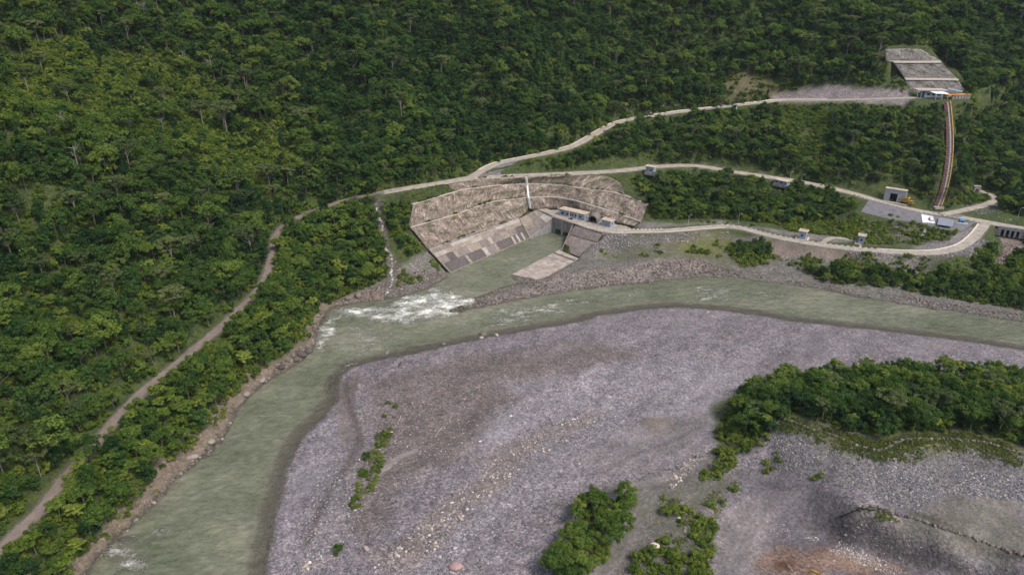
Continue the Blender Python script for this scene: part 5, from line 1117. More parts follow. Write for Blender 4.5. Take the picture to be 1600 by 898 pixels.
# hillside
swath = GP([(0, 95), (120, 60), (280, 85), (400, 190), (470, 260), (400, 300), (300, 262), (180, 250), (60, 225), (0, 200)])
swath2 = GP([(420, 150), (520, 130), (560, 200), (520, 260), (440, 240)])
darkzone = GP([(430, 2), (960, 2), (930, 190), (860, 225), (740, 255), (600, 280), (520, 260), (470, 150)]); darkzone2 = GP([(1470, 2), (1600, 2), (1600, 110), (1560, 120), (1510, 80)])  # darker trees here also put the hill's slope shading into the colour
def thin_hill(x, y):
    s = np.where(inside(x, y, swath), .14, 1.0); s = np.where(inside(x, y, swath2), .6, s); return s * np.where(fbm(x, y, 40, 3, 3) < -.17, .45, 1)
hp = [p for p in foot] + [np.array([foot[-1][0] + 60, 760, 0]), np.array([-560, 760, 0]), np.array([-420, 300, 0]), np.array([-330, 60, 0]), np.array([foot[0][0] - 90, 40, 0])]
plant(hp, 4.7, FOREST, .5, 1.05, 'hill', 1, thin_hill)
plant(hp, 11, dict(broad=4, dense=3, umbrella=.8, column=1), 1.05, 1.5, 'hill', 101, lambda x, y: np.where(inside(x, y, swath), .12, .6))
plant(hp, 4.6, dict(bushy=4, dense=.5, cecropia=.8), .45, .8, 'hill', 2, lambda x, y: np.where(inside(x, y, swath) | inside(x, y, swath2), .95, .28))
# strip between track and river
strip = GP([(0, 872), (60, 812), (112, 752), (222, 632), (292, 572), (375, 502), (425, 440), (440, 370), (480, 338), (560, 312), (583, 312), (590, 360), (606, 420), (600, 440), (540, 462), (505, 478), (488, 500), (478, 530), (440, 560), (385, 600), (345, 640), (318, 680), (270, 725), (215, 780), (160, 835), (120, 885), (60, 960), (-60, 960)])
plant(strip, 4.1, dict(broad=3, dense=2.4, cecropia=3.2, bushy=2.4, palm=.1), .55, .95, 'strip', 3)
plant(strip, 3.0, dict(bushy=3, cecropia=1), .42, .62, 'strip', 4, lambda x, y: .5 + 0 * x, test=False)
# wooded slope between the upper roads, and the block above the riverside road
wedge = GP([(800, 262), (900, 240), (965, 205), (1120, 176), (1230, 165), (1470, 165), (1474, 240), (1462, 312), (1420, 300), (1330, 292), (1200, 268), (1100, 252), (1000, 252), (900, 264)])
plant(wedge, 4.5, FOREST, .55, .95, 'wedge', 5)
plant(wedge, 4.0, dict(bushy=3, dense=1), .5, .8, 'wedge', 6, lambda x, y: .5 + 0 * x)
right = GP([(1492, 165), (1520, 155), (1600, 130), (1760, 110), (1760, 345), (1600, 340), (1560, 330), (1560, 305), (1520, 290), (1500, 310), (1478, 322), (1490, 250)])
plant(right, 4.6, FOREST, .6, 1.0, 'right_slope', 7)
plant(GP([(1505, 95), (1525, 140), (1545, 165), (1600, 165), (1660, 120), (1640, 60), (1540, 50), (1495, 70)]), 4.6, FOREST, .6, 1.0, 'right_slope', 77)
block = GP([(985, 280), (1030, 272), (1100, 275), (1180, 288), (1250, 295), (1300, 305), (1335, 325), (1300, 345), (1240, 350), (1190, 348), (1130, 342), (1060, 344), (1020, 342), (1015, 315)])
plant(block, 4.2, dict(broad=4, dense=4, umbrella=.5, cecropia=1.5, bushy=2), .5, .86, 'block', 8)
plant(block, 3.4, dict(bushy=1), .5, .75, 'block', 9, lambda x, y: .5 + 0 * x)
rbank = GP([(1262, 428), (1300, 418), (1400, 426), (1500, 430), (1560, 425), (1600, 440), (1720, 470), (1720, 512), (1600, 484), (1500, 470), (1400, 452), (1290, 442)])
plant(rbank, 3.6, dict(broad=2, dense=3, bushy=4, cecropia=1), .42, .72, 'river_bank', 10)
rb2 = GP([(1135, 384), (1190, 378), (1212, 390), (1195, 408), (1145, 404)]); plant(rb2, 3.2, dict(dense=2, bushy=3), .42, .62, 'river_bank', 11)
strm = GP([(1520, 398), (1545, 385), (1560, 395), (1545, 425), (1520, 420)]); plant(strm, 3.0, dict(bushy=3, dense=1), .45, .65, 'stream_side', 12)
strm2 = GP([(1575, 405), (1600, 395), (1700, 410), (1700, 450), (1600, 440), (1570, 425)]); plant(strm2, 3.2, dict(bushy=3, dense=1), .5, .75, 'stream_side', 13)
gully = GP([(598, 318), (640, 320), (645, 350), (655, 372), (668, 395), (640, 402), (612, 372)]); plant(gully, 3.0, dict(bushy=3, dense=1.5), .45, .75, 'gully', 14)
# grove on the near bank
grove = GP([(1165, 690), (1150, 640), (1178, 612), (1220, 598), (1300, 588), (1400, 585), (1500, 590), (1600, 605), (1720, 640), (1720, 740), (1600, 695), (1500, 672), (1420, 676), (1370, 688), (1300, 668), (1235, 645), (1200, 690)])
plant(grove, 4.6, dict(broad=5, dense=3, cecropia=2, umbrella=.7, bushy=1.5, palm=.2), .62, 1.0, 'grove', 15, test=False)
plant(grove, 3.4, dict(bushy=3, dense=1), .42, .7, 'grove', 16, lambda x, y: .4 + 0 * x, test=False)
for px, zn, sd, kd, sp_, a, b in (([(905, 800), (935, 782), (985, 790), (980, 830), (945, 880), (930, 900), (880, 920), (850, 900), (885, 850)], 'clump', 17, dict(dense=1, broad=3, bushy=2, cecropia=2), 3.3, .55, .85),
                               ([(1030, 800), (1055, 800), (1050, 825), (1028, 825)], 'small', 18, dict(bushy=1), 3.0, .5, .75), ([(995, 865), (1050, 870), (1110, 885), (1100, 930), (980, 930), (985, 885)], 'small', 19, dict(bushy=1), 2.8, .35, .62),
                               ([(1110, 715), (1140, 700), (1150, 730), (1115, 740)], 'small', 20, dict(bushy=1), 3.0, .5, .7)):
    plant(GP(px), sp_, kd, a, b, zn, sd, test=False)

# the trees that show largest stand as themselves; the rest are the forest
def app(t):
    px, py, dep = proj(t[0], t[1], t[2] + KIND[t[3]][0]['H'] * t[5] * .6); vis = (-10 < px < 1610) and (-5 < py < 905); return (KIND[t[3]][0]['H'] * t[5] / dep) * (1 if vis else 0)
score = np.array([app(t) for t in TREES]); order = np.argsort(-score); NIND = 300
zoneinfo = {'hill': ('growing on the steep forested slope above the dirt track', 'trees on the forested slope above the dirt track'),
            'strip': ('in the strip between the dirt track and the river', 'trees between the dirt track and the river'),
            'grove': ('in the grove above the stony embankment', 'trees of the grove above the stony embankment'),
            'clump': ('in the clump beside the quarry track', 'trees of the clump beside the quarry track'),
            'small': ('beside the quarry', 'bushy trees beside the quarry'),
            'wedge': ('between the two upper roads', 'trees between the two upper roads'), 'block': ('in the wood above the riverside road', 'trees above the riverside road'),
            'river_bank': ('on the bank below the riverside road', 'trees on the far river bank'), 'right_slope': ('on the slope beside the long stairway', 'trees beside the long stairway'),
            'gully': ('beside the little cascade', 'trees beside the cascade'), 'stream_side': ('beside the stony stream bed', 'trees beside the stream bed')}
look = dict(broad='spreading broadleaf tree', dense='dense dark tree', umbrella='flat-topped pale-trunked tree', cecropia='large-leaved tree', column='vine-covered tree', bushy='light green bushy tree', palm='feathery palm tree')
nm = dict(broad='broadleaf_tree', dense='dense_tree', umbrella='flat_topped_tree', cecropia='large_leaved_tree', column='vine_covered_tree', bushy='bushy_tree', palm='palm_tree')
ORD = 'first second third fourth fifth sixth seventh eighth ninth tenth eleventh twelfth thirteenth fourteenth fifteenth sixteenth seventeenth eighteenth nineteenth'.split()
for _t, _n in (('twent', 'twenty'), ('thirt', 'thirty'), ('fort', 'forty'), ('fift', 'fifty'), ('sixt', 'sixty')): ORD += [_t + 'ieth'] + [_n + '-' + w for w in ORD[:9]]
trk = ROADS['track'][0]; groups = {}
def place(x, y, z, zn):
    px, py, _ = proj(x, y, z)
    if zn == 'hill':
        d = float(polydist(np.array([x]), np.array([y]), trk)[0][0])
        return ('beside the dirt track' if d < 11 else 'just above the dirt track' if d < 24 else 'on the slope over the track' if d < 45 else 'high over the dirt track') + (', bottom left' if py > 700 else ', lower left' if py > 560 else ', left middle' if py > 420 else ', near its bend')
    if zn == 'strip': d = float(polydist(np.array([x]), np.array([y]), trk)[0][0]); return ('on the track side of the river wood' if d < 12 else 'on the water side of the river wood') + (', lower left' if py > 680 else ', left middle' if py > 520 else ', near the cascade')
    if zn == 'grove': return ('at the grove front' if py > 660 + (px - 1230) * .05 else 'inside the grove' if py > 625 else 'at the grove back') + (', left end' if px < 1300 else ', centre' if px < 1450 else ', right end')
    return zoneinfo[zn][0]
for q in order[:NIND]:
    x, y, z, k, v, s, r, zn = TREES[q]; sz = 'small' if s * KIND[k][0]['H'] < 5 else 'tall' if s * KIND[k][0]['H'] > 9.5 else 'middling'
    groups.setdefault((sz, k, place(x, y, z, zn), zn), []).append(q)
for (sz, k, w, zn), qs in groups.items():
    qs.sort(key=lambda q: proj(*TREES[q][:3])[0])
    for i, q in enumerate(qs):
        x, y, z, _, v, s, r, _ = TREES[q]; kd = KIND[k][v]; lb = (sz + ' ' if len(w.split()) < 9 and sz != 'middling' else '') + look[k] + ' ' + w
        if len(qs) > 1: lb += ', %s from left' % (ORD[min(i, len(ORD) - 1)])
        e = empty(nm[k], (x, y, z), r, lb, 'tree', zoneinfo[zn][1]); e.scale = (s, s, s)
        link('trunk', kd['trunk'], e); link('crown', kd['crown'], e)

lib = bpy.data.collections.new('plant_kinds')      # source shapes for the mass of the forest, not part of the scene
LIBI = {}
def libobj(key, trunk, crown):
    vs, fs, mi, tn = [], [], [], []
    for m, mi_ in ((trunk, 0), (crown, 1)):
        if m is None: continue
        o = len(vs); vs += [tuple(p.co) for p in m.vertices]; fs += [tuple(i + o for i in p.vertices) for p in m.polygons]; mi += [mi_] * len(m.polygons)
        if 'tone' in m.attributes: a = np.zeros(len(m.polygons), np.float32); m.attributes['tone'].data.foreach_get('value', a); tn += list(a)
        else: tn += [0.5] * len(m.polygons)
    me = bpy.data.meshes.new(key); me.from_pydata(vs, [], fs); me.materials.append(trunk.materials[0] if trunk else crown.materials[0]); me.materials.append(crown.materials[0])
    me.polygons.foreach_set('material_index', mi); me.attributes.new('tone', 'FLOAT', 'FACE').data.foreach_set('value', np.array(tn, np.float32)); me.update()
    o = bpy.data.objects.new('%02d_' % len(LIBI) + key, me); lib.objects.link(o); LIBI[key] = len(LIBI)
for k in KIND:
    for v, kd in enumerate(KIND[k]): libobj('%s%d' % (k, v), kd['trunk'] if k != 'tuft' else None, kd['crown'])
def instancer(name, coll, pts, idx, scl, rot, label, cat, up=None):
    """one object: points carrying copies of the collection's shapes"""
    m = bpy.data.meshes.new(name); m.vertices.add(len(pts)); m.vertices.foreach_set('co', np.asarray(pts, np.float32).ravel())
    m.attributes.new('pick', 'INT', 'POINT').data.foreach_set('value', np.asarray(idx, np.int32))
    m.attributes.new('size', 'FLOAT_VECTOR', 'POINT').data.foreach_set('vector', np.asarray(scl, np.float32).ravel())
    m.attributes.new('turn', 'FLOAT_VECTOR', 'POINT').data.foreach_set('vector', np.asarray(rot, np.float32).ravel())
    o = link(name, m); tag(o, label, cat, kind='stuff')
    g = bpy.data.node_groups.new(name, 'GeometryNodeTree'); g.interface.new_socket('Geometry', in_out='INPUT', socket_type='NodeSocketGeometry'); g.interface.new_socket('Geometry', in_out='OUTPUT', socket_type='NodeSocketGeometry')
    N = g.nodes; gin, gout = N.new('NodeGroupInput'), N.new('NodeGroupOutput'); ip = N.new('GeometryNodeInstanceOnPoints'); ci = N.new('GeometryNodeCollectionInfo'); ci.inputs[0].default_value = coll; ci.inputs[1].default_value = True; ci.inputs[2].default_value = True
    def na(nm, ty): a = N.new('GeometryNodeInputNamedAttribute'); a.data_type = ty; a.inputs[0].default_value = nm; return a.outputs[0]
    e2r = N.new('FunctionNodeEulerToRotation'); L = g.links
    L.new(gin.outputs[0], ip.inputs['Points']); L.new(ci.outputs[0], ip.inputs['Instance']); ip.inputs['Pick Instance'].default_value = True
    L.new(na('pick', 'INT'), ip.inputs['Instance Index']); L.new(na('turn', 'FLOAT_VECTOR'), e2r.inputs[0]); L.new(e2r.outputs[0], ip.inputs['Rotation']); L.new(na('size', 'FLOAT_VECTOR'), ip.inputs['Scale']); L.new(ip.outputs[0], gout.inputs[0])
    o.modifiers.new('scatter', 'NODES').node_group = g; return o
rest = [TREES[q] for q in order[NIND:]]
for zones, nm_, lb in ((('hill',), 'forest', 'dense rainforest covering the steep mountainside'), (('wedge', 'right_slope'), 'forest', 'green forest on the slope below the upper hillside road'),
                       (('strip', 'gully', 'river_bank', 'stream_side', 'block', 'grove', 'clump', 'small'), 'forest', 'low green woodland along the river banks and roads')):
    R = [t for t in rest if t[7] in zones]
    instancer(nm_, lib, [t[:3] for t in R], [LIBI['%s%d' % (t[3], t[4])] for t in R], [(t[5], t[5], t[5] * random.uniform(.9, 1.12)) for t in R], [(random.gauss(0, .05), random.gauss(0, .05), t[6]) for t in R], lb, 'forest')
# undergrowth
UP, UI, US, UR = [], [], [], []
def under(poly, spacing, kinds, a, b, seed, thin=None, keep_off=True):
    rng = np.random.default_rng(seed); x, y = scatter(poly, spacing, seed); i, j = gi(x, y); ok = (MZ[j, i] > .45)
    if keep_off: ok &= ~NOGO[j, i]
    else: ok &= ~PROT[j, i]
    for bb in BARE[1:2] + BARE[3:]: ok &= ~inside(x, y, bb)
    z = zat(x, y); px, py, dep = proj(x, y, z + 1); ok &= (px > -120) & (px < 1720) & (py > -140) & (py < 960)
    if thin is not None: ok &= rng.random(len(x)) < thin(x, y)
    for q in np.nonzero(ok)[0]:
        k = kinds[int(rng.integers(len(kinds)))]; UP.append((x[q], y[q], z[q] - .1)); UI.append(LIBI['%s%d' % (k, int(rng.integers(len(KIND[k]))))]); s = rng.uniform(a, b); US.append((s, s, s * rng.uniform(.8, 1.25))); UR.append((0, 0, rng.random() * 6.283))
under(hp, 3.1, ['shrub', 'shrub', 'shrub_light'], .8, 1.7, 31, lambda x, y: np.where(inside(x, y, swath) | inside(x, y, swath2), 1.0, np.where(inside(x, y, BARE[0]), .15, .75)))
under(swath, 2.0, ['shrub_light', 'shrub_light', 'tuft'], 1.0, 1.7, 32)
for k, (pl, sp_) in enumerate(((strip, 2.3), (wedge, 2.6), (right, 2.6), (block, 2.4), (rbank, 2.2), (rb2, 2.2), (strm, 2.2), (strm2, 2.2), (gully, 2.2), (grove, 2.5))): under(pl, sp_, ['shrub', 'shrub_light'], .6, 1.25, 40 + k, lambda x, y: .8 + 0 * x)
instancer('undergrowth', lib, UP, UI, US, UR, 'leafy undergrowth and climbing plants between the trees', 'undergrowth')
UP, UI, US, UR = [], [], [], []
def gp_under(px, sp_, kinds, a, b, seed, dens=.6, sc=9, off=False): 
    under(GP(px), sp_, kinds, a, b, seed, lambda x, y: np.clip((fbm(x, y, sc, seed, 3) + dens - .5) * 4 + .4, 0, 1), off)
gp_under([(582, 700), (615, 640), (625, 625), (610, 690), (585, 760), (565, 790), (545, 800), (560, 740)], .75, ['tuft', 'tuft', 'tuft', 'tuft', 'tuft', 'shrub_light'], .35, .8, 61, .62, 4)
gp_under([(1225, 652), (1300, 672), (1370, 690), (1420, 680), (1500, 675), (1600, 700), (1600, 730), (1500, 702), (1420, 722), (1370, 720), (1300, 700), (1220, 672)], .9, ['tuft'], .7, 1.4, 62, .6)
gp_under([(1340, 345), (1500, 358), (1480, 378), (1440, 385), (1330, 382), (1310, 352)], 1.1, ['tuft', 'tuft', 'tuft', 'shrub_light'], .6, 1.1, 63, .6)
gp_under([(930, 385), (1040, 380), (1130, 366), (1210, 388), (1230, 412), (1130, 418), (1080, 405), (960, 408)], 1.3, ['tuft', 'tuft', 'shrub_light'], .6, 1.2, 64, .35)
gp_under([(1000, 790), (1120, 740), (1170, 730), (1120, 800), (1110, 898), (960, 898), (1020, 850)], .85, ['tuft', 'tuft', 'tuft', 'tuft', 'shrub_light'], .6, 1.1, 65, .42, 9)
gp_under([(1340, 800), (1400, 798), (1400, 818), (1345, 815)], .8, ['tuft'], .6, 1.2, 66, .6, 5)
gp_under([(640, 405), (680, 405), (700, 425), (660, 440), (610, 450)], 1.2, ['tuft', 'shrub_light'], .5, 1.0, 67, .42, 6)
gp_under([(1210, 180), (1300, 170), (1300, 270), (1240, 268)], 1.7, ['tuft', 'shrub', 'shrub_light'], .6, 1.1, 68, .6)
gp_under([(1110, 110), (1230, 110), (1230, 160), (1110, 170)], 1.8, ['tuft', 'shrub', 'shrub_light'], .5, 1.1, 69, .5)
gp_under([(1200, 400), (1300, 400), (1460, 412), (1600, 425), (1600, 440), (1400, 428), (1260, 428)], 1.4, ['tuft', 'shrub_light'], .6, 1.2, 70, .5)
gp_under([(1060, 345), (1230, 350), (1340, 365), (1240, 362), (1130, 348)], 1.2, ['tuft', 'shrub_light'], .5, 1.0, 71, .45)
gp_under([(1200, 700), (1240, 720), (1290, 745), (1250, 760), (1190, 735)], 1.2, ['tuft', 'shrub_light'], .6, 1.1, 72, .35, 6)
gp_under([(130, 850), (215, 765), (300, 690), (370, 620), (470, 545), (500, 490), (480, 540), (400, 600), (330, 680), (240, 770), (160, 850)], 1.3, ['tuft', 'shrub_light'], .5, 1.1, 73, .5, 7)
gp_under([(1130, 640), (1170, 600), (1230, 660), (1170, 715), (1120, 710)], 1.3, ['tuft', 'shrub_light', 'shrub'], .6, 1.3, 74, .55, 7)
gp_under([(1480, 325), (1545, 300), (1545, 312), (1510, 322)], 1.2, ['tuft', 'shrub', 'shrub_light'], .6, 1.1, 75, .7, 7)
rngb = np.random.default_rng(5)
for l, n_ in ((b1_, 260), (b2_, 260), (at_, 120), (top3, 220)):        # plants rooted on the benches of the cut slope
    for q in range(n_):
        t = rngb.random() * (len(l) - 1); k0 = int(t); p = l[k0] + (l[min(k0 + 1, len(l) - 1)] - l[k0]) * (t - k0)
        if fbm(np.array([p[0]]), np.array([p[1]]), 9, 88, 2)[0] < -.02: continue
        nrm_ = np.array([.0, 1.0, 0]); kk = 'tuft' if rngb.random() < .75 else 'shrub'
        p = p + nrm_ * rngb.uniform(1.0, 1.7) + [0, 0, .25]; UP.append(tuple(p)); UI.append(LIBI['%s%d' % (kk, int(rngb.integers(2)))]); s_ = rngb.uniform(.5, 1.0) * (1 if kk == 'tuft' else .7); US.append((s_, s_, s_)); UR.append((0, 0, rngb.random() * 6.28))
gp_under([(1130, 690), (1200, 690), (1200, 740), (1150, 770), (1100, 790), (1090, 750)], .9, ['tuft', 'tuft', 'shrub_light'], .5, 1.0, 76, .36, 7)
gp_under([(1030, 740), (1110, 700), (1130, 720), (1060, 770)], 1.0, ['tuft'], .5, 1.0, 78, .32, 6)
gp_under([(1235, 340), (1345, 335), (1350, 360), (1330, 372), (1250, 362)], 1.0, ['tuft', 'tuft', 'tuft', 'shrub_light'], .6, 1.1, 79, .6, 8)
gp_under([(625, 305), (720, 290), (700, 300), (640, 318)], 1.1, ['tuft'], .6, 1.1, 80, .6, 6)
gp_under([(1390, 400), (1460, 408), (1520, 410), (1500, 425), (1400, 420)], 1.1, ['tuft', 'tuft', 'shrub_light'], .6, 1.0, 81, .45, 6)
instancer('ground_cover', lib, UP, UI, US, UR, 'grass tufts and low weeds on banks and bare ground', 'weeds')
print('right', sum(t[7]=='right_slope' for t in TREES)); print('trees', len(TREES), 'cover', len(UP))

# ------------------------------------------------------------------ rocks, driftwood, cascade
def mat_rock(name, stops, rough=.9):
    n = NT(name); oi = n.t.nodes.new('ShaderNodeObjectInfo'); a = n.noise(1.6, n.obj, 4, .7)
    c = n.ramp(oi.outputs['Random'], stops); n.col(n.mix(1.0, c, n.rng(a, .3, .7, .7, 1.25), 'MULTIPLY')).rough(rough); n.bump(n.noise(5, n.obj, 4), .1, .7); return n.m
M['stone_grey'] = mat_rock('river_stone', [(0, (.08, .075, .08)), (.35, (.15, .14, .15)), (.65, (.21, .195, .20)), (.88, (.28, .235, .21)), (1, (.50, .46, .43))])
M['stone_warm'] = mat_rock('warm_river_stone', [(0, (.14, .12, .11)), (.3, (.25, .21, .19)), (.6, (.34, .28, .23)), (.85, (.48, .38, .29)), (1, (.66, .60, .54))])
M['stone_dark'] = mat_rock('wet_bank_rock', [(0, (.06, .05, .045)), (.4, (.115, .095, .082)), (.75, (.19, .155, .13)), (1, (.30, .25, .21))])
M['stone_pale'] = mat_rock('pale_rubble', [(0, (.22, .19, .165)), (.5, (.38, .335, .295)), (1, (.60, .56, .51))])
M['stone_red'] = mat_rock('reddish_boulder', [(0, (.30, .19, .175)), (1, (.36, .23, .21))])
def rock_mesh(name, seed, sub, mat, flat=.7):
    import bmesh
    bm = bmesh.new(); bmesh.ops.create_icosphere(bm, subdivisions=sub, radius=1.0); rng = np.random.default_rng(seed); pl = rng.normal(size=(9, 3)); pl /= np.linalg.norm(pl, axis=1)[:, None]; off = rng.uniform(.62, .95, 9); st = rng.uniform(.7, 1.25, 3) * np.array([1.1, .9, flat])
    for v in bm.verts:
        c = np.array(v.co)
        for p, f in zip(pl, off):
            d = c @ p
            if d > f: c = c - p * (d - f) * .85
        c = c * (1 + rng.normal() * .035) * st; v.co = c
    m = bpy.data.meshes.new(name); bm.to_mesh(m); bm.free(); m.materials.append(mat); m.polygons.foreach_set('use_smooth', np.full(len(m.polygons), sub > 2)); return m
rocks = {}
for nm_ in ('stone_grey', 'stone_warm', 'stone_dark', 'stone_pale'):
    cl = bpy.data.collections.new(nm_); rocks[nm_] = cl
    for k in range(4): cl.objects.link(bpy.data.objects.new('%s_%d' % (nm_, k), rock_mesh(nm_, 7 * k + len(nm_), 1, M[nm_])))
def rockfield(name, fields, coll, label, cat):
    Pt, Ix, Sc, Ro = [], [], [], []
    for px, n, a, b, seed, pw in fields:
        poly = GP(px) if not isinstance(px[0], np.ndarray) else px; rng = np.random.default_rng(seed); xs = [p[0] for p in poly]; ys = [p[1] for p in poly]; x = rng.uniform(min(xs), max(xs), n * 4); y = rng.uniform(min(ys), max(ys), n * 4)
        i, j = gi(x, y); ok = inside(x, y, poly) & ~PROT[j, i] & (MZ[j, i] > -.35) & (MZ[j, i] < 60); cl = fbm(x, y, 7, seed, 3); ok &= rng.random(len(x)) < np.clip(.55 + cl * 2.2, .05, 1); x, y = x[ok][:n], y[ok][:n]; z = zat(x, y); s = a + (b - a) * rng.random(len(x)) ** pw
        for q in range(len(x)): Pt.append((x[q], y[q], z[q] + s[q] * .12)); Ix.append(int(rng.integers(4))); Sc.append((s[q], s[q] * rng.uniform(.7, 1.1), s[q] * rng.uniform(.6, 1))); Ro.append((rng.normal() * .3, rng.normal() * .3, rng.random() * 6.28))
    return instancer(name, coll, Pt, Ix, Sc, Ro, label, cat)
BAR = [(545, 580), (640, 556), (760, 530), (890, 508), (1010, 486), (1120, 487), (1240, 505), (1400, 522), (1600, 550), (1600, 575), (1400, 560), (1220, 560), (1140, 640), (1100, 720), (1000, 745), (900, 780), (840, 898), (430, 898), (450, 750), (505, 655), (530, 630)]
rockfield('gravel_stones', [(BAR, 24000, .08, .24, 1, 2.5), ([(905, 640), (780, 700), (690, 780), (570, 898), (760, 898), (830, 760), (960, 660)], 7000, .12, .46, 2, 3.2), ([(1400, 522), (1600, 552), (1600, 575), (1400, 545), (1100, 500), (1060, 484)], 2500, .15, .32, 3, 2), ([(440, 898), (470, 800), (520, 720), (560, 780), (540, 898)], 2500, .12, .5, 4, 3)], rocks['stone_grey'], 'grey cobbles and gravel covering the river bar', 'stones')
rockfield('warm_cobbles', [([(900, 645), (790, 705), (700, 785), (590, 880), (640, 898), (740, 800), (830, 725), (930, 660)], 2600, .16, .62, 5, 3), ([(700, 600), (900, 560), (860, 660), (640, 760), (480, 898), (440, 880), (560, 700)], 1600, .12, .4, 6, 3), ([(1040, 750), (1080, 715), (1110, 700), (1090, 725), (1050, 765)], 420, .2, .6, 7, 2)], rocks['stone_warm'], 'tan and pinkish cobbles strewn in a band across the river bar', 'stones')
rockfield('embankment_rocks', [([(1205, 662), (1300, 690), (1375, 714), (1500, 692), (1600, 716), (1600, 784), (1480, 772), (1430, 803), (1300, 760), (1200, 724)], 9000, .10, .38, 8, 2.2), ([(1290, 730), (1420, 720), (1500, 730), (1600, 745), (1600, 785), (1480, 770), (1430, 800)], 3500, .16, .5, 9, 2.2), ([(1320, 812), (1460, 850), (1600, 897), (1440, 886), (1320, 845)], 1800, .1, .35, 10, 2.5)], rocks['stone_grey'], 'grey angular rocks facing the stony embankment beside the quarry', 'stones')
rockfield('riprap', [([(935, 372), (1010, 368), (1100, 364), (1140, 362), (1140, 372), (1010, 382), (920, 395), (905, 410)], 2600, .25, .6, 11, 1.5), ([(1300, 392), (1460, 400), (1500, 394), (1530, 375), (1545, 378), (1520, 405), (1460, 415), (1340, 406)], 3200, .25, .6, 12, 1.5), ([(1480, 320), (1555, 316), (1570, 330), (1540, 335), (1500, 333)], 500, .2, .45, 13, 2)], rocks['stone_grey'], 'grey riprap on the slope below the riverside road', 'stones')
rockfield('shore_rocks', [([(703, 486), (800, 437), (870, 428), (960, 420), (1085, 405), (1140, 420), (1200, 436), (1140, 434), (1020, 442), (900, 453), (760, 480)], 5200, .25, .85, 14, 1.8), ([(605, 440), (650, 425), (704, 428), (660, 454), (600, 469), (540, 474), (560, 458)], 2600, .2, .7, 15, 1.8), ([(1200, 434), (1340, 452), (1500, 476), (1600, 492), (1600, 506), (1430, 480), (1280, 453)], 3000, .25, .8, 16, 1.8),
                           ([(130, 898), (235, 780), (340, 680), (420, 585), (485, 535), (492, 490), (530, 465), (560, 468), (515, 482), (503, 510), (492, 545), (420, 600), (340, 700), (235, 795), (150, 898)], 5200, .25, 1.05, 17, 2.0), ([(582, 318), (598, 318), (604, 370), (625, 420), (622, 456), (600, 460), (588, 380)], 1300, .25, .75, 18, 1.6), ([(1562, 370), (1598, 374), (1590, 395), (1565, 425), (1548, 425), (1562, 395)], 900, .25, .7, 19, 1.6)], rocks['stone_dark'], 'dark wet rocks along the far river shore and stream beds', 'stones')
rockfield('pale_rubble', [([(1290, 860), (1330, 850), (1350, 862), (1400, 885), (1420, 898), (1390, 898), (1330, 878)], 700, .10, .32, 20, 2.5), ([(1200, 818), (1225, 818), (1235, 835), (1205, 835)], 70, .10, .26, 21, 2), ([(1310, 845), (1332, 855), (1320, 862), (1305, 855)], 60, .1, .28, 22, 2), ([(1255, 835), (1285, 840), (1282, 846), (1255, 842)], 30, .15, .4, 23, 2), ([(875, 800), (895, 830), (885, 855), (868, 835)], 90, .15, .45, 24, 2), ([(1100, 820), (1125, 815), (1120, 850), (1105, 850)], 60, .1, .28, 25, 2), ([(1550, 335), (1600, 345), (1598, 350), (1560, 345)], 20, .2, .4, 26, 2), ([(1000, 175), (1060, 160), (1060, 170), (1000, 184)], 100, .3, .7, 27, 2)], rocks['stone_pale'], 'pale broken rubble scattered over the quarry floor and soil heap', 'stones')

BMS = {k: [rock_mesh('boulder', 40 + i + 9 * len(k), 3, M[k], .75) for i in range(3)] for k in ('stone_pale', 'stone_warm', 'stone_dark', 'stone_red')}
def boulder(px, py, s, kind, label, group=None, z=None, name='boulder'):
    g = G(px, py); rng = np.random.default_rng(int(px * 7 + py)); o = link(name, BMS[kind][int(rng.integers(3))]); o.location = (g[0], g[1], (g[2] if z is None else z) + s * .22); o.scale = (s, s * rng.uniform(.7, .95), s * rng.uniform(.65, .9)); o.rotation_euler = (rng.normal() * .15, rng.normal() * .15, rng.random() * 6.28); tag(o, label, 'boulder', group)
boulder(712, 886, 1.5, 'stone_red', 'large reddish boulder on the gravel bar at the lower edge')
boulder(493, 829, 1.05, 'stone_pale', 'lone white boulder near the water on the gravel bar')
boulder(1021, 855, 1.5, 'stone_warm', 'big tan boulder in the grass beside the quarry track')
boulder(1061, 811, .8, 'stone_pale', 'small pale boulder on bare ground beside the quarry track')
boulder(755, 523.5, 2.0, 'stone_dark', 'dark brown boulder at the water edge of the gravel bar'); boulder(752, 528, 1.1, 'stone_pale', 'white boulder leaning on the dark boulder at the water edge'); boulder(693, 538, 1.3, 'stone_warm', 'tan boulder on the waterline left of the dark brown boulder')
boulder(776, 524, 1.1, 'stone_warm', 'tan boulder on the waterline right of the dark brown boulder'); boulder(970, 478, 1.3, 'stone_dark', 'dark rock standing in the shallow river')
boulder(1105, 489, 1.0, 'stone_warm', 'orange-tan stone at the top of the gravel bar')
for k, (x, y, s) in enumerate(sorted(((658.5, 843, 1.0), (572, 858, 1.1), (682, 854, 1.0), (711, 857, 1.05), (764.5, 775, .9), (767, 769, .8), (720, 812, .8), (738, 796, .75), (730, 796, .7), (696, 841, .75), (619, 867, .95), (622, 870, .8), (671, 837, .7), (687.5, 872, .8), (743, 837, .6), (706, 786, .6), (677, 778, .8), (689, 777.5, .7), (798, 650, .75), (815, 640, .7), (850, 645, .6), (750, 690, .7), (793, 717, .6), (870, 610, .6), (905, 725, .6), (1070, 830, .6)))):
    boulder(x, y, s * .85, 'stone_pale' if k % 3 else 'stone_warm', 'pale rounded boulder among the bar cobbles, %s of them from left' % ORD[k], 'pale boulders on the gravel bar')
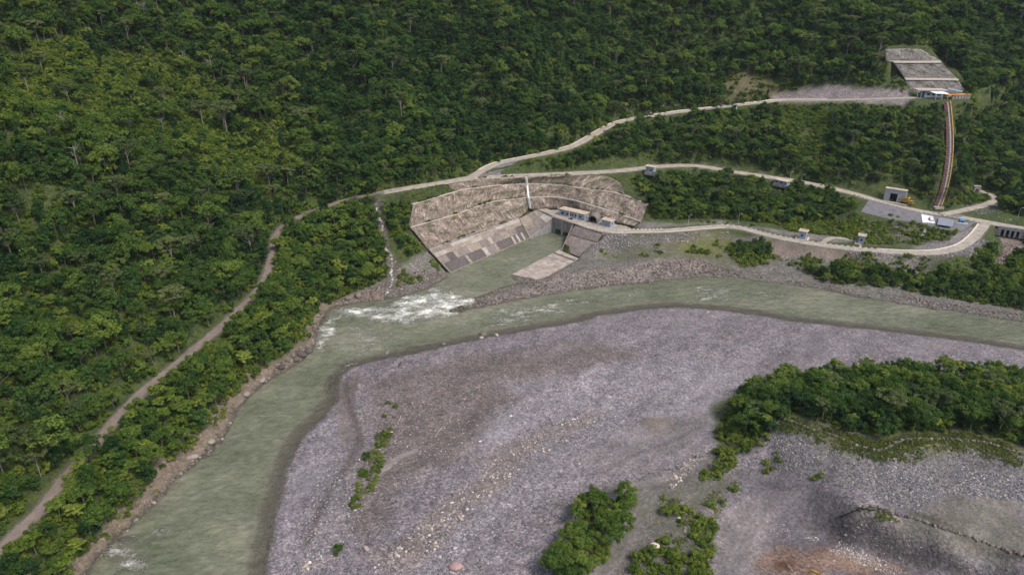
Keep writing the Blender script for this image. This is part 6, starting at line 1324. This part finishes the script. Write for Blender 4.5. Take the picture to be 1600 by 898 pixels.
for k, (x, y, s) in enumerate(sorted(((478, 884, 1.0), (484, 879, .7), (470, 888, .8), (481, 889, .6)))): boulder(x, y, s, 'stone_warm', 'tan boulder in the small heap low on the gravel bar, %s from left' % ORD[k], 'heaped boulders on the gravel bar')
for k, (x, y, s) in enumerate(sorted(((482, 551, 2.4), (470, 556, 2.2), (462, 563, 2.0), (440, 575, 1.8), (410, 597, 2.0), (385, 618, 1.8), (330, 692, 1.8), (300, 716, 1.7), (560, 463, 2.6), (545, 468, 2.2), (196, 845, 1.6)))): boulder(x, y, s, 'stone_dark', 'big dark boulder on the wooded river shore, %s from left' % ORD[k], 'dark boulders along the wooded river shore')
for k, (x, y) in enumerate(sorted(((705, 487), (713, 484), (720, 483), (728, 479), (735, 478), (742, 475), (722, 487), (735, 484)))): boulder(x, y, .9, 'stone_dark', 'dark rock breaking the rapids at the spit tip, %s from left' % ORD[k], 'rocks in the rapids', z=-.1)

def log(a, b, r, label, branches=0, mat='wood', name='driftwood_log', lift=.15):
    A, B = G(*a), G(*b); o = empty(name, A, 0, label, 'log'); d = Vector(B - A); n = 6; rng = np.random.default_rng(int(a[0] * 3)); pts = [Vector((0, 0, lift)) + d * (k / n) + Vector((rng.normal() * .12, rng.normal() * .12, abs(rng.normal()) * .12)) for k in range(n + 1)]
    MB().tube(pts, r, 6, r * .45).build('stem', M[mat], o)
    for k in range(branches): p = pts[int(rng.integers(1, n))]; MB().tube([p, p + Vector((rng.normal() * .5, rng.normal() * .5, .25)), p + Vector((rng.normal() * 1.3, rng.normal() * 1.3, .5))], r * .45, 4, r * .15).build('branch', M[mat], o)
for k, (a, b, r, lb, br) in enumerate((((626, 651), (622.5, 664), .16, 'bleached log lying end-on near the green weeds', 1), ((690, 669), (679, 685), .15, 'long bleached log slanting across the middle of the bar', 1), ((748.5, 602), (748.5, 612), .16, 'bleached log lying end-on far up the bar', 0), ((643, 629), (647, 638), .22, 'short thick bleached log above the weeds', 0), ((654, 603), (664, 602), .15, 'short grey log lying level near the top of the bar', 0),
                                      ((559, 724), (549, 735), .14, 'thin bleached log at the lower end of the weeds', 1), ((505, 881), (517, 873), .17, 'bleached log beside the dark bush at the lower left', 1), ((623, 574), (627, 566), .22, 'dark upright stump near the top of the bar', 0))):
    log(a, b, r, lb, br, 'wood_dark' if k == 7 else 'wood')
log((1312, 812), (1345, 796), .32, 'dark fallen tree trunk with broken branches on the quarry bank', 4, 'wood_dark', 'fallen_trunk', .5); log((1345, 796), (1372, 800), .25, 'dark root end of a fallen tree along the quarry ditch', 1, 'wood_dark', 'fallen_trunk', .3)
log((1231, 884), (1240, 896), .12, 'white forked dead branch on the orange soil heap', 4, 'wood', 'dead_branch', .5)

# low walls of piled stone along the embankment top and the quarry bench
def stone_row(px, label, h=.7, w=.8):
    l = smooth_line(np.array(GP(px)), .62); rng = np.random.default_rng(len(px)); o = empty('piled_stone_wall', l[0], 0, label, 'wall'); me = [rock_mesh('stone', 60 + k, 1, M['stone_dark'], .8) for k in range(3)]; n = 0
    for i in range(0, len(l)):
        if n > 298: break
        z = zat(l[i, 0], l[i, 1])[0]; s = rng.uniform(.5, .85); e = link('stone', me[i % 3], o); e.location = (l[i, 0] - l[0, 0] + rng.normal() * .15, l[i, 1] - l[0, 1] + rng.normal() * .15, z - l[0, 2] + .1); e.scale = (s * w * 1.3, s * w, s * h * 1.5); e.rotation_euler[2] = rng.random() * 6.28; n += 1
stone_row([(1222, 657), (1262, 668), (1300, 680), (1345, 699), (1378, 703), (1402, 691), (1430, 686), (1500, 687), (1550, 695), (1600, 711), (1640, 722)], 'dark winding row of piled stones along the top of the embankment')
stone_row([(1372, 799), (1420, 808), (1470, 825), (1530, 845), (1600, 869), (1640, 884)], 'dark row of piled stones along the edge of the quarry bench')

# cascade in the gully
cz_ = np.array(GP([(588, 322), (590, 335), (597, 350), (596, 365), (593, 376), (600, 388), (609, 396), (612, 410), (611, 425), (613, 440), (606, 455), (602, 462)])); cz_ = smooth_line(cz_, .8); cz_[:, 2] = zat(cz_[:, 0], cz_[:, 1]) + .22
n = NT('white_water'); k = n.rng(n.noise(1.0, n.pos, 7, .8), .46, .58); n.col(n.mix(k, (.055, .05, .042), (.62, .62, .60))).rough(.4); n.bump(n.noise(2.5, n.pos, 5), .3); M['cascade'] = n.m
rng = np.random.default_rng(3); wv = .35 + .9 * rng.random(len(cz_)) ** 2; cz_[:, 2] += rng.normal(size=len(cz_)) * .12; t = np.gradient(cz_[:, :2], axis=0); t /= np.linalg.norm(t, axis=1)[:, None]; nv = np.c_[-t[:, 1], t[:, 0], 0 * t[:, 0]]; N = len(cz_)
Vc = np.vstack([cz_ - nv * wv[:, None] - [0, 0, .3], cz_ - nv * wv[:, None] * .5, cz_ + nv * wv[:, None] * .5, cz_ + nv * wv[:, None] - [0, 0, .3]]); Fc = [(a * N + i, a * N + i + 1, (a + 1) * N + i + 1, (a + 1) * N + i) for i in range(N - 1) for a in range(3)]
tag(link('cascade', mesh_np('cascade', Vc, Fc, [M['cascade']], True)), kind='structure')

# bare pale trees standing out of the forest
def bare_tree(px, py, H, label, seed):
    g = G(px, py); o = empty('bare_tree', g, 0, label, 'tree', 'bare pale trees on the mountainside'); rng = np.random.default_rng(seed); lean = rng.normal(size=2) * H * .07; tip = Vector((lean[0], lean[1], H)); MB().tube([(0, 0, -1), tuple(tip * .4), tuple(tip * .75), tuple(tip)], .28, 6, .1).build('trunk', M['bark_pale'], o); m = MB()
    for k in range(9):
        h = rng.uniform(.6, .98); p = tip * h; a = rng.random() * 6.28; L_ = H * rng.uniform(.12, .24); q = p + Vector((math.cos(a) * L_, math.sin(a) * L_, L_ * rng.uniform(.3, .9))); m.tube([p, (p + q) / 2 + Vector((0, 0, -.2)), q], .11, 4, .04)
        for j in range(2): m.tube([(p + q) / 2, q + Vector(rng.normal(size=3)) * L_ * .4], .05, 3, .02)
    m.build('branches', M['bark_pale'], o)
for k, (x, y, H, lb) in enumerate(((229, 46, 14, 'tall bare pale tree near the upper left of the mountainside'), (293, 118, 13, 'bare pale tree left of the taller pair on the open slope'), (338, 132, 16, 'tallest bare pale tree on the open green slope'), (386, 142, 12, 'bare pale tree at the right end of the open green slope'), (126, 276, 13, 'bare spreading pale tree low on the left mountainside'), (112, 218, 12, 'bare leaning pale tree above the spreading one'), (258, 212, 9, 'short bare pale trunk in the light green swath'), (1535, 30, 12, 'bare pale tree high above the stepped wall'), (1115, 318, 9, 'pale forked trunk in the wood above the riverside road'), (780, 40, 12, 'bare pale tree high on the central mountainside'))): bare_tree(x, y, H, lb, k + 3)

# bushes standing alone on the gravel bar
for x, y, s, lb in ((528, 862, 1.15, 'lone dark green bush at the lower left of the gravel bar'), (607, 632, .8, 'small green bush at the top of the weedy strip on the bar'), (600, 652, .7, 'small bright bush inside the weedy strip'), (572, 716, 1.1, 'broad green bush in the middle of the weedy strip'), (557, 782, .9, 'small bright green bush below the weedy strip'), (560, 757, .8, 'green bush near the lower end of the weedy strip'), (1392, 338, 1.0, 'small dark tree on the near edge of the parking lot'), (1402, 340, .7, 'tiny green bush on the near edge of the parking lot')):
    g = G(x, y); kd = KIND['shrub' if s > 1 else 'shrub_light'][int(x) % 2]; e = empty('bush', g, x, lb, 'bush', 'bushes on open ground'); e.scale = (s, s, s * .9); link('stem', kd['trunk'], e); link('foliage', kd['crown'], e)

# ------------------------------------------------------------------ moist valley air
hz = MB().box(-1480, 1480, -290, 1990, -8, 0).mesh('haze', M['ground']); hz.materials.clear()
HT = float(max(MZ.max(), CAM_H)) + 40
for v in hz.vertices:
    if v.co.z > -1: v.co.z = HT
hm = bpy.data.materials.new('valley_haze'); hm.use_nodes = True; t_ = hm.node_tree; t_.nodes.clear(); pv = t_.nodes.new('ShaderNodeVolumePrincipled'); pv.inputs['Color'].default_value = (.80, .88, .95, 1); pv.inputs['Density'].default_value = .000045; pv.inputs['Anisotropy'].default_value = .2
t_.links.new(pv.outputs[0], t_.nodes.new('ShaderNodeOutputMaterial').inputs['Volume']); hz.materials.append(hm)
tag(link('haze', hz), kind='stuff')
